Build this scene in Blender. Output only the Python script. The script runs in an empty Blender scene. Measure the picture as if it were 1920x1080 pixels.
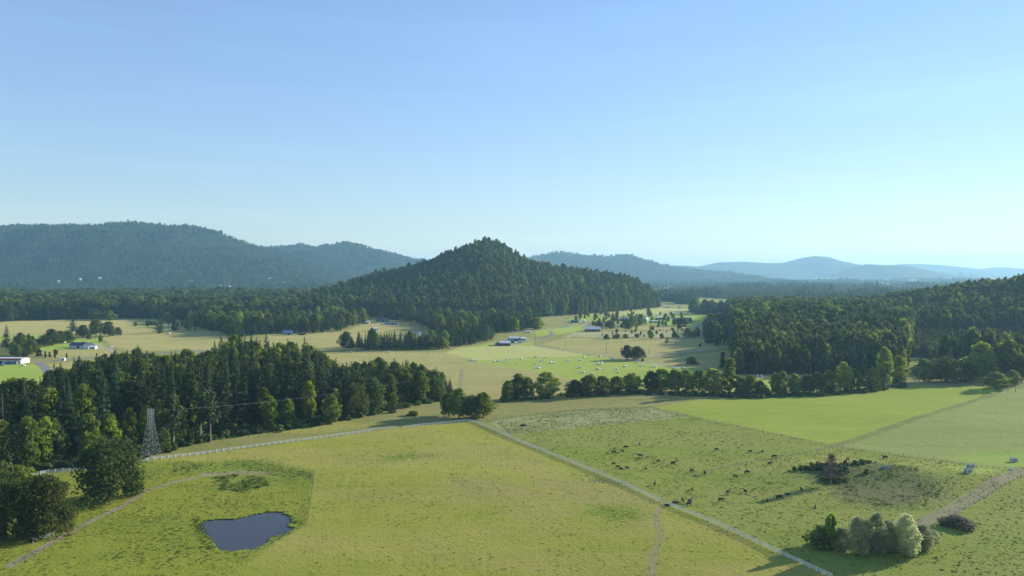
import bpy, bmesh, math, random
import numpy as np
from mathutils import Vector, Matrix, Euler
S = bpy.context.scene
COL = S.collection
R = math.radians
random.seed(7)
rng = np.random.default_rng(11)
# ------------------------------------------------------------------ camera
F_PX, HOR, CAMZ = 1495.0, 512.0, 90.0
PITCH = math.atan((540 - HOR) / F_PX)
cd = bpy.data.cameras.new('camera'); cam = bpy.data.objects.new('camera', cd); COL.objects.link(cam)
cd.sensor_width = 36; cd.lens = F_PX / 1920 * 36; cd.clip_start = 1; cd.clip_end = 90000
cam.location = (0, 0, CAMZ); cam.rotation_euler = (math.pi / 2 - PITCH, 0, 0)
S.camera = cam
# ------------------------------------------------------------------ sky and sun
SUN_AZ, SUN_EL = 60.0, 17.5            # azimuth clockwise from +Y (the view direction), elevation
w = bpy.data.worlds.new('World'); S.world = w; w.use_nodes = True
nt = w.node_tree; bgn = nt.nodes['Background']
sky = nt.nodes.new('ShaderNodeTexSky'); sky.sky_type = 'NISHITA'; sky.sun_disc = False
sky.sun_elevation = R(SUN_EL); sky.sun_rotation = R(SUN_AZ)
sky.altitude = 100; sky.air_density = 1.0; sky.dust_density = 0.0; sky.ozone_density = 2.5
# thin cirrus streaks, part of the sky itself
tc = nt.nodes.new('ShaderNodeTexCoord'); mp = nt.nodes.new('ShaderNodeMapping')
mp.inputs['Scale'].default_value = (1.2, 1.2, 14.0); mp.inputs['Rotation'].default_value = (0.10, 0.05, 0.0)
cn = nt.nodes.new('ShaderNodeTexNoise'); cn.inputs['Scale'].default_value = 2.3; cn.inputs['Detail'].default_value = 6
cn.inputs['Roughness'].default_value = 0.6
cr = nt.nodes.new('ShaderNodeMapRange'); cr.inputs['From Min'].default_value = 0.48; cr.inputs['From Max'].default_value = 0.85
cr.inputs['To Max'].default_value = 0.16
mx = nt.nodes.new('ShaderNodeMix'); mx.data_type = 'RGBA'; mx.blend_type = 'MIX'
gm = nt.nodes.new('ShaderNodeVectorMath'); gm.operation = 'SCALE'; gm.inputs['Scale'].default_value = 1.9
nt.links.new(tc.outputs['Generated'], mp.inputs['Vector']); nt.links.new(mp.outputs['Vector'], cn.inputs['Vector'])
nt.links.new(cn.outputs['Fac'], cr.inputs['Value'])
nt.links.new(sky.outputs['Color'], gm.inputs[0])
nt.links.new(cr.outputs['Result'], mx.inputs[0]); nt.links.new(sky.outputs['Color'], mx.inputs[6])
nt.links.new(gm.outputs[0], mx.inputs[7])
wb = nt.nodes.new('ShaderNodeMix'); wb.data_type = 'RGBA'; wb.blend_type = 'MULTIPLY'; wb.inputs[0].default_value = 1.0
wb.inputs[7].default_value = (0.985, 0.955, 1.01, 1)      # daylight white balance
nt.links.new(mx.outputs[2], wb.inputs[6])
bw_ = nt.nodes.new('ShaderNodeRGBToBW'); pw = nt.nodes.new('ShaderNodeMath'); pw.operation = 'POWER'; pw.inputs[1].default_value = -0.36
ml = nt.nodes.new('ShaderNodeMath'); ml.operation = 'MULTIPLY'; ml.inputs[1].default_value = 1.50
mxm = nt.nodes.new('ShaderNodeMath'); mxm.operation = 'MAXIMUM'; mxm.inputs[1].default_value = 0.6
vs_ = nt.nodes.new('ShaderNodeVectorMath'); vs_.operation = 'SCALE'
nt.links.new(wb.outputs[2], bw_.inputs[0]); nt.links.new(bw_.outputs[0], mxm.inputs[0]); nt.links.new(mxm.outputs[0], pw.inputs[0]); nt.links.new(pw.outputs[0], ml.inputs[0])
nt.links.new(wb.outputs[2], vs_.inputs[0]); nt.links.new(ml.outputs[0], vs_.inputs['Scale'])   # evens out the brightness across the sky
nt.links.new(vs_.outputs[0], bgn.inputs['Color']); bgn.inputs['Strength'].default_value = 0.12
sd = bpy.data.lights.new('sun', 'SUN'); sd.energy = 5.0; sd.angle = R(0.6); sd.color = (1.0, 0.92, 0.80)
so = bpy.data.objects.new('sun', sd); COL.objects.link(so); so.location = (300, 200, 400)
sdir = Vector((math.sin(R(SUN_AZ)) * math.cos(R(SUN_EL)), math.cos(R(SUN_AZ)) * math.cos(R(SUN_EL)), math.sin(R(SUN_EL))))
so.rotation_euler = sdir.to_track_quat('Z', 'Y').to_euler()
S.view_settings.view_transform = 'Standard'; S.view_settings.look = 'None'
S.view_settings.exposure = 0.66; S.view_settings.gamma = 1.0
S.render.engine = 'CYCLES'
S.cycles.max_bounces = 6; S.cycles.diffuse_bounces = 2; S.cycles.glossy_bounces = 2; S.cycles.transmission_bounces = 3
S.cycles.transparent_max_bounces = 4; S.cycles.volume_bounces = 1
# ------------------------------------------------------------------ terrain heights
def _h(ix, iy, s):
    n = (ix.astype(np.int64) * 374761393 + iy.astype(np.int64) * 668265263 + s * 69069) & 0xFFFFFFFF
    n = ((n ^ (n >> 13)) * 1274126177) & 0xFFFFFFFF
    return ((n ^ (n >> 16)) & 0xFFFF) / 65535.0
def vnoise(x, y, s=0):
    ix = np.floor(x); iy = np.floor(y); fx = x - ix; fy = y - iy
    fx = fx * fx * (3 - 2 * fx); fy = fy * fy * (3 - 2 * fy)
    a = _h(ix, iy, s); b = _h(ix + 1, iy, s); c = _h(ix, iy + 1, s); d = _h(ix + 1, iy + 1, s)
    return (a * (1 - fx) + b * fx) * (1 - fy) + (c * (1 - fx) + d * fx) * fy
def fbm(x, y, s=0, o=4):
    v = 0; a = 0.5; t = 0
    for i in range(o):
        v = v + a * vnoise(x * 2 ** i, y * 2 ** i, s + i * 17); t += a; a *= 0.5
    return v / t - 0.5
def ss(u):
    u = np.clip(u, 0, 1); return u * u * (3 - 2 * u)
def crest(tab, Yc, tree):
    px = np.array([t[0] for t in tab], float); py = np.array([t[1] for t in tab], float)
    return (px - 960) / F_PX * Yc, CAMZ + (HOR - py) / F_PX * Yc - tree
RANGES = [  # (skyline table in the photograph, distance, tree height, width in front, width behind, roughness)
    ([(-700,450),(-300,440),(0,431),(60,425),(150,420),(250,421),(330,427),(365,426),(400,434),(440,449),(480,461),(520,470),(560,486),(620,506),(700,532),(740,560)], 5600, 20, 1700, 1200, .30),
    ([(300,470),(440,463),(480,461),(520,462),(560,460),(600,463),(625,459),(655,453),(672,458),(690,465),(720,473),(760,483),(790,488),(850,500),(900,512),(960,540)], 7200, 18, 1700, 1200, .26),
    ([(900,506),(940,496),(985,483),(1045,472),(1075,475),(1100,480),(1140,483),(1172,479),(1185,483),(1200,488),(1250,499),(1300,506),(1370,514),(1430,530)], 9500, 10, 2000, 1500, .18),
    ([(940,510),(1000,506),(1040,507),(1060,502),(1090,503),(1115,511),(1150,530)], 5500, 15, 900, 800, .08),
    ([(1200,505),(1250,500),(1265,497),(1310,499),(1350,491),(1400,490),(1440,493),(1470,492),(1500,484),(1528,479),(1545,481),(1560,487),(1600,497),(1650,501),(1720,506),(1800,514)], 14000, 5, 2400, 2000, .14),
    ([(1540,520),(1570,511),(1600,502),(1625,494),(1650,496),(1690,496),(1720,505),(1760,513),(1800,524)], 11500, 5, 1500, 1500, .08),
    ([(1600,506),(1660,499),(1700,494),(1750,496),(1800,501),(1830,505),(1870,501),(1930,505),(2100,500),(2400,504)], 17000, 0, 2400, 2000, .05),
]
RC = [(crest(t, Y, tr), Y, wf, wb, ro) for (t, Y, tr, wf, wb, ro) in RANGES]
HILLTAB = [(540,565),(600,547),(650,528),(700,514),(750,504),(790,495),(820,483),(835,474),(850,470),(880,458),(915,449),(945,458),(960,472),(985,485),(1030,499),(1100,507),(1160,517),(1200,527),(1218,538),(1228,568)]
HX, HZ = crest(HILLTAB, 2150, 31); HZ = np.clip(HZ, 0, None)
FX = (np.array([500, 600, 750, 900, 1000, 1100, 1160, 1240]) - 960) / F_PX * 2150
FY = np.array([1950, 1800, 1560, 1490, 1560, 1740, 1890, 2060])
def h_hill(x, y):
    c = np.interp(x, HX, HZ, left=0, right=0); f = np.interp(x, FX, FY)
    u = (y - f) / (2150 - f)
    front = 0.55 * ss(u) + 0.45 * np.clip(u, 0, 1) ** 1.6
    return c * np.where(y < 2150, front, ss((2900 - y) / 750)) * (1 + 0.10 * fbm(x / 160, y / 160, 5) * (np.abs(y - 2150) > 120))
def h_right(x, y):
    u = ss((y - 715 - 0.05 * (x - 200)) / 420) * ss((1750 - y) / 560)
    return u * (12 * ss((x - .22 * y) / 170) + 42 * ss((x - 590) / 230)) * (1 + 0.25 * fbm(x / 130, y / 130, 9))
def h_ranges(x, y):
    hs = []
    for (cx, cz), Y, wf, wb, ro in RC:
        c = np.interp(x, cx, cz, left=cz[0] if cx[0] < -3000 else 0, right=cz[-1] if cx[-1] > 9000 else 0)
        c = np.clip(c, 0, None)
        d = y - Y
        prof = np.where(d < 0, ss(1 + d / wf), ss(1 - d / wb))
        edge = np.clip(-d / wf * 3.0, 0, 1) + np.clip(d / wb * 3, 0, 1)
        r = fbm(x / 420, y / 700, 3) + 0.5 * fbm(x / 150, y / 260, 33)
        hs.append(np.clip(c * prof * (1 + 2.2 * ro * r * edge), 0, None))
    return hs
KN = None
def G0(px, py):
    v = (py - HOR); D = CAMZ * F_PX / v
    dx = (px - 960) / F_PX; dyc = -(py - 540) / F_PX
    cp, sp = math.cos(PITCH), math.sin(PITCH)
    d = np.array([dx, cp + dyc * sp, -sp + dyc * cp])
    t = -CAMZ / d[2]
    return d, t
kx, ky = (lambda d, t: (d[0] * t, d[1] * t))(*G0(1650, 893))
mx_, my_ = (lambda d, t: (d[0] * t, d[1] * t))(*G0(860, 900))
POND = [(368,985),(382,977),(415,974),(440,972),(465,966),(500,960),(528,959),(545,975),(538,985),(546,993),(525,1003),(508,1008),(500,1018),(470,1030),(420,1032),(396,1016),(384,1000)]
def _flat(p): d, t = G0(*p); return (d[0] * t, d[1] * t)
PONDXY = np.array([_flat(p) for p in POND])
_pd = []
for i_ in range(len(PONDXY)):
    a_, b_ = PONDXY[i_], PONDXY[(i_ + 1) % len(PONDXY)]
    for k_ in range(5): q_ = a_ + (b_ - a_) * k_ / 5; _pd.append(q_ + np.array([fbm(q_[0] / 3, q_[1] / 3, 7, 2), fbm(q_[0] / 3, q_[1] / 3, 8, 2)]) * 2.6)
PONDXY = np.array(_pd)
def inpoly(x, y, P):
    P = np.asarray(P); r = np.zeros(np.shape(x), bool); n = len(P); j = n - 1
    for i in range(n):
        xi, yi = P[i]; xj, yj = P[j]
        if yi != yj:
            c = ((yi > y) != (yj > y)) & (x < (xj - xi) * (y - yi) / (yj - yi) + xi)
            r ^= c
        j = i
    return r
pcx, pcy = PONDXY.mean(0)
def h_small(x, y):
    near = ss((y - 60) / 100) * 1.0
    z = 2.4 * fbm(x / 95, y / 95, 21, 3) + 0.5 * fbm(x / 24, y / 24, 23, 2)
    z = z + 4.5 * np.exp(-((x - kx) / 46) ** 2 - ((y - ky) / 20) ** 2)
    z = z + 1.6 * np.exp(-((x - mx_) / 60) ** 2 - ((y - my_) / 26) ** 2)
    z = z + 3.0 * fbm(x / 400, y / 400, 31, 2) * ss((y - 500) / 800)
    d2 = ((x - pcx) / 30) ** 2 + ((y - pcy) / 30) ** 2
    return z * (1 - np.exp(-d2 ** 2)) 
def H(x, y):
    x = np.asarray(x, float); y = np.asarray(y, float)
    z = h_small(x, y) + h_hill(x, y) + h_right(x, y)
    far = y > 3300
    if np.any(far):
        m = h_ranges(x, y); mm = m[0]
        for q in m[1:]: mm = np.maximum(mm, q)
        z = z + mm
    return z
def Hf(x, y): return float(H(np.array([x]), np.array([y]))[0])
def G(px, py):
    d, t = G0(px, py)
    for i in range(6):
        z = Hf(d[0] * t, d[1] * t); t = (z - CAMZ) / d[2]
    return Vector((d[0] * t, d[1] * t, Hf(d[0] * t, d[1] * t)))
def PX(x, y, z):        # world to photograph pixels (numpy)
    cp, sp = math.cos(PITCH), math.sin(PITCH)
    zz = z - CAMZ; f = y * cp - zz * sp; u = y * sp + zz * cp
    return 960 + F_PX * x / f, 540 - F_PX * u / f
def GP(poly): return np.array([_flat(p) for p in poly])
# ------------------------------------------------------------------ helpers
def link(o, parent=None):
    COL.objects.link(o)
    if parent is not None: o.parent = parent
    return o
def mesh(name, V, Fc, mats=(), mi=None, smooth=False):
    me = bpy.data.meshes.new(name)
    V = np.asarray(V, np.float32); 
    if isinstance(Fc, np.ndarray):
        n, k = Fc.shape
        me.vertices.add(len(V)); me.vertices.foreach_set('co', V.ravel())
        me.loops.add(n * k); me.loops.foreach_set('vertex_index', Fc.astype(np.int32).ravel())
        me.polygons.add(n); me.polygons.foreach_set('loop_start', np.arange(0, n * k, k, dtype=np.int32))
        me.update(calc_edges=True)
    else:
        me.from_pydata([tuple(v) for v in V.tolist()], [], Fc)
    for m in mats: me.materials.append(m)
    if mi is not None: me.polygons.foreach_set('material_index', np.asarray(mi, np.int32))
    me.polygons.foreach_set('use_smooth', np.full(len(me.polygons), smooth))
    me.update()
    return me
def ob(name, me, parent=None):
    return link(bpy.data.objects.new(name, me), parent)
def tag(o, label=None, cat=None, group=None, kind=None):
    if label: o['label'] = label
    if cat: o['category'] = cat
    if group: o['group'] = group
    if kind: o['kind'] = kind
    return o
def thing(name, label, cat, loc=(0, 0, 0), rz=0.0, group=None):
    o = bpy.data.objects.new(name, None); COL.objects.link(o)
    o.location = loc; o.rotation_euler = (0, 0, rz); o.empty_display_size = 0.1
    return tag(o, label, cat, group)
class MB:
    def __init__(s): s.V = []; s.F = []
    def add(s, V, Fs):
        n = len(s.V); s.V += [tuple(v) for v in V]; s.F += [tuple(i + n for i in f) for f in Fs]; return s
    def box(s, c, d, rz=0.0):
        hx, hy, hz = d[0] / 2, d[1] / 2, d[2] / 2; ca, sa = math.cos(rz), math.sin(rz); V = []
        for z in (-hz, hz):
            for x, y in ((-hx, -hy), (hx, -hy), (hx, hy), (-hx, hy)):
                V.append((c[0] + x * ca - y * sa, c[1] + x * sa + y * ca, c[2] + z))
        return s.add(V, [(3, 2, 1, 0), (4, 5, 6, 7), (0, 1, 5, 4), (1, 2, 6, 5), (2, 3, 7, 6), (3, 0, 4, 7)])
    def bar(s, a, b, r, n=4, r2=None):
        a = Vector(a); b = Vector(b); r2 = r if r2 is None else r2
        q = (b - a).to_track_quat('Z', 'Y'); V = []
        for p, rr in ((a, r), (b, r2)):
            for i in range(n):
                t = 2 * math.pi * (i + .5) / n
                V.append(p + q @ Vector((rr * math.cos(t), rr * math.sin(t), 0)))
        Fs = [(i, (i + 1) % n, n + (i + 1) % n, n + i) for i in range(n)] + [tuple(range(n))[::-1], tuple(range(n, 2 * n))]
        return s.add(V, Fs)
    def tube(s, pts, rs, n=6):
        rings = []
        P = [Vector(p) for p in pts]
        base = len(s.V)
        for k, p in enumerate(P):
            d = (P[min(k + 1, len(P) - 1)] - P[max(k - 1, 0)])
            q = d.to_track_quat('Z', 'Y')
            for i in range(n):
                t = 2 * math.pi * i / n
                s.V.append(tuple(p + q @ Vector((rs[k] * math.cos(t), rs[k] * math.sin(t), 0))))
        for k in range(len(P) - 1):
            for i in range(n):
                a = base + k * n + i; b = base + k * n + (i + 1) % n
                s.F.append((a, b, b + n, a + n))
        s.F.append(tuple(base + i for i in range(n))[::-1]); s.F.append(tuple(base + (len(P) - 1) * n + i for i in range(n)))
        return s
    def me(s, name, mat, smooth=False):
        m = bpy.data.meshes.new(name); m.from_pydata(s.V, [], s.F); m.materials.append(mat)
        if smooth: m.polygons.foreach_set('use_smooth', [True] * len(m.polygons))
        m.update(); return m
    def build(s, name, mat, parent=None, smooth=False): return ob(name, s.me(name, mat, smooth), parent)
# ------------------------------------------------------------------ materials
def newmat(name):
    m = bpy.data.materials.new(name); m.use_nodes = True
    return m, m.node_tree, m.node_tree.nodes['Principled BSDF']
def N(nt, t, **kw):
    n = nt.nodes.new(t)
    for k, v in kw.items(): n.inputs[k.replace('_', ' ')].default_value = v
    return n
def plain(name, c, rough=0.7, var=0.15, scale=1.5, metal=0.0, spec=0.3):
    m, nt, b = newmat(name)
    g = N(nt, 'ShaderNodeTexCoord'); n = N(nt, 'ShaderNodeTexNoise', Scale=scale, Detail=5.0)
    mr = N(nt, 'ShaderNodeMapRange', To_Min=1 - var, To_Max=1 + var)
    hs = nt.nodes.new('ShaderNodeHueSaturation'); hs.inputs['Color'].default_value = (*c, 1)
    nt.links.new(g.outputs['Object'], n.inputs['Vector']); nt.links.new(n.outputs['Fac'], mr.inputs['Value'])
    nt.links.new(mr.outputs[0], hs.inputs['Value']); nt.links.new(hs.outputs[0], b.inputs['Base Color'])
    b.inputs['Roughness'].default_value = rough; b.inputs['Metallic'].default_value = metal
    b.inputs['Specular IOR Level'].default_value = spec
    return m
def mixc(nt, fac, a, b):
    x = nt.nodes.new('ShaderNodeMix'); x.data_type = 'RGBA'
    for s, v in ((0, fac), (6, a), (7, b)):
        if isinstance(v, (tuple, list)): x.inputs[s].default_value = (*v, 1)
        elif isinstance(v, (int, float)): x.inputs[s].default_value = v
        else: nt.links.new(v, x.inputs[s])
    return x.outputs[2]
def ground_mat(name, c1, c2, c3, c4, s_big=0.012, s_mid=0.06, s_fine=0.9, bump=0.6, spk=0.5, rows=0.0):
    """c1/c2 mottled base, c3 large dry or lush patches, c4 small clumps"""
    m, nt, b = newmat(name)
    g = nt.nodes.new('ShaderNodeNewGeometry')
    mp = N(nt, 'ShaderNodeMapping'); mp.inputs['Rotation'].default_value = (0, 0, 0.5)
    mp.inputs['Scale'].default_value = (0.4, 1.8, 1.0)
    nt.links.new(g.outputs['Position'], mp.inputs['Vector'])
    def no(scale, det=5.0, rough=0.55, src=None):
        n = N(nt, 'ShaderNodeTexNoise', Scale=scale, Detail=det, Roughness=rough)
        nt.links.new(src if src is not None else g.outputs['Position'], n.inputs['Vector']); return n.outputs['Fac']
    def rg(v, a, z, t0=0.0, t1=1.0):
        r = N(nt, 'ShaderNodeMapRange', From_Min=a, From_Max=z, To_Min=t0, To_Max=t1); nt.links.new(v, r.inputs['Value']); return r.outputs[0]
    col = mixc(nt, rg(no(s_mid, 6.0, 0.65), 0.35, 0.65), c1, c2)
    col = mixc(nt, rg(no(s_big, 6.0, 0.68, mp.outputs['Vector']), 0.44, 0.62, 0, 0.9), col, c3)
    f = no(s_fine, 4.0, 0.75)
    col = mixc(nt, rg(f, 0.50, 0.68, 0, spk), col, c4)
    f2 = no(0.22, 4.0, 0.7)
    col = mixc(nt, rg(f2, 0.52, 0.72, 0, spk * 0.7), col, c4)
    col = mixc(nt, rg(no(0.045, 6.0, 0.7, mp.outputs['Vector']), 0.50, 0.66, 0, spk * 0.8), col, c4)
    if rows:
        wv = N(nt, 'ShaderNodeTexWave', Scale=0.028, Distortion=2.5); wv.inputs['Detail'].default_value = 2
        nt.links.new(mp.outputs['Vector'], wv.inputs['Vector'])
        col = mixc(nt, rg(wv.outputs['Fac'], 0.3, 0.8, 0, rows), col, c3)
    nt.links.new(col, b.inputs['Base Color']); b.inputs['Roughness'].default_value = 0.95
    b.inputs['Specular IOR Level'].default_value = 0.05
    if 'Sheen Weight' in b.inputs: b.inputs['Sheen Weight'].default_value = 0.25; b.inputs['Sheen Roughness'].default_value = 0.6; b.inputs['Sheen Tint'].default_value = (*[min(1, x * 3.2) for x in c2], 1)
    ad = N(nt, 'ShaderNodeMath'); ad.operation = 'ADD'
    nt.links.new(f, ad.inputs[0]); nt.links.new(f2, ad.inputs[1])
    bp = N(nt, 'ShaderNodeBump', Strength=bump, Distance=0.9); nt.links.new(ad.outputs[0], bp.inputs['Height'])
    nt.links.new(bp.outputs['Normal'], b.inputs['Normal'])
    return m
def leaf_mat(name, c1, c2, trans=0.30, scale=9.0, tint=None):
    m, nt, b = newmat(name)
    oi = nt.nodes.new('ShaderNodeObjectInfo'); tcn = nt.nodes.new('ShaderNodeTexCoord')
    n = N(nt, 'ShaderNodeTexNoise', Scale=scale, Detail=3.0); nt.links.new(tcn.outputs['Object'], n.inputs['Vector'])
    mr = N(nt, 'ShaderNodeMapRange', From_Min=0.35, From_Max=0.65); nt.links.new(n.outputs['Fac'], mr.inputs['Value'])
    col = mixc(nt, mr.outputs[0], c1, c2)
    hs = nt.nodes.new('ShaderNodeHueSaturation'); nt.links.new(col, hs.inputs['Color'])
    h = N(nt, 'ShaderNodeMapRange', To_Min=0.475, To_Max=0.515); nt.links.new(oi.outputs['Random'], h.inputs['Value'])
    m2 = N(nt, 'ShaderNodeMath'); m2.operation = 'MULTIPLY'; m2.inputs[1].default_value = 7.31; nt.links.new(oi.outputs['Random'], m2.inputs[0])
    m3 = N(nt, 'ShaderNodeMath'); m3.operation = 'FRACT'; nt.links.new(m2.outputs[0], m3.inputs[0])
    v = N(nt, 'ShaderNodeMapRange', To_Min=0.65, To_Max=1.4); nt.links.new(m3.outputs[0], v.inputs['Value'])
    nt.links.new(h.outputs[0], hs.inputs['Hue']); nt.links.new(v.outputs[0], hs.inputs['Value'])
    nt.links.new(hs.outputs[0], b.inputs['Base Color']); b.inputs['Roughness'].default_value = 0.75
    b.inputs['Specular IOR Level'].default_value = 0.15
    tr = nt.nodes.new('ShaderNodeBsdfTranslucent'); ms = nt.nodes.new('ShaderNodeMixShader'); ms.inputs[0].default_value = trans
    g2 = nt.nodes.new('ShaderNodeHueSaturation'); g2.inputs['Value'].default_value = 1.5; g2.inputs['Saturation'].default_value = 1.1
    nt.links.new(hs.outputs[0], g2.inputs['Color']); nt.links.new(g2.outputs[0], tr.inputs['Color'])
    nt.links.new(b.outputs[0], ms.inputs[1]); nt.links.new(tr.outputs[0], ms.inputs[2])
    nt.links.new(ms.outputs[0], nt.nodes['Material Output'].inputs['Surface'])
    return m
M = {}
def gm_(k, *a, **kw): M[k] = ground_mat(k, *a, **kw)
gm_('valley_grass', (.155,.165,.04), (.20,.19,.06), (.25,.21,.08), (.10,.125,.03))
gm_('tan_hay', (.23,.212,.070), (.32,.27,.10), (.20,.205,.06), (.145,.155,.042), spk=.35)
gm_('pale_dry', (.32,.29,.16), (.28,.26,.12), (.20,.21,.07), (.15,.17,.06), spk=.5)
gm_('mown_green', (.165,.225,.032), (.205,.25,.042), (.25,.265,.065), (.13,.185,.026), bump=.3, spk=.2, rows=.35)
gm_('mown_pale', (.25,.27,.075), (.28,.285,.09), (.30,.28,.11), (.21,.24,.06), bump=.3, spk=.2, rows=.35)
gm_('bright_pasture', (.165,.22,.024), (.21,.25,.034), (.24,.25,.045), (.125,.17,.02), bump=.45, spk=.4, rows=.3)
gm_('grey_pasture', (.18,.22,.048), (.21,.235,.06), (.24,.24,.08), (.12,.16,.035), spk=.55)
gm_('cattle_pasture', (.145,.185,.028), (.19,.215,.038), (.225,.215,.055), (.10,.135,.022), s_fine=.7, bump=.7, spk=.55)
gm_('thistle_pasture', (.25,.26,.10), (.30,.30,.14), (.21,.225,.08), (.13,.16,.05), s_fine=.8, bump=1.0, spk=.75)
gm_('long_grass', (.185,.205,.027), (.24,.235,.040), (.285,.235,.070), (.145,.165,.023), s_big=.016, bump=.5, spk=.4)
gm_('paddock', (.165,.20,.022), (.225,.225,.030), (.12,.17,.02), (.085,.13,.016), s_mid=.09, bump=.7, spk=.5)
gm_('dry_grass', (.235,.22,.05), (.255,.235,.06), (.275,.22,.08), (.175,.18,.035), bump=.6, spk=.45)
gm_('lush', (.145,.20,.026), (.18,.22,.032), (.205,.225,.036), (.10,.15,.02), s_mid=.12, bump=.9, spk=.6)
gm_('weedy', (.10,.13,.035), (.14,.16,.05), (.16,.14,.065), (.055,.08,.025), s_mid=.12, bump=1.0, spk=.7)
gm_('verge', (.22,.225,.07), (.19,.205,.055), (.15,.17,.045), (.11,.135,.035), bump=1.0, spk=.7)
gm_('lawn', (.15,.21,.03), (.18,.235,.04), (.22,.28,.06), (.12,.20,.03), bump=.3, spk=.2)
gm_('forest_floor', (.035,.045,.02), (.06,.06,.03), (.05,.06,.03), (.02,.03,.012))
gm_('hills', (.016,.032,.014), (.03,.05,.02), (.06,.08,.035), (.008,.018,.008), s_big=.0016, s_mid=.02, s_fine=.07, bump=1.0, spk=.7)
gm_('far_meadow', (.17,.20,.07), (.22,.22,.09), (.26,.24,.12), (.08,.12,.04), s_big=.004, s_mid=.012, s_fine=.1)
gm_('dirt', (.21,.175,.10), (.27,.23,.14), (.19,.19,.065), (.14,.12,.065), s_fine=1.5, spk=.5)
gm_('gravel', (.25,.23,.20), (.32,.29,.25), (.24,.23,.14), (.17,.16,.13), s_fine=2.5, spk=.5)
gm_('asphalt', (.10,.10,.105), (.12,.12,.12), (.13,.13,.13), (.09,.09,.09), s_fine=3.0, bump=.1, spk=.3)
gm_('mud', (.05,.04,.035), (.08,.06,.05), (.06,.06,.03), (.03,.03,.02), spk=.5)
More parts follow.
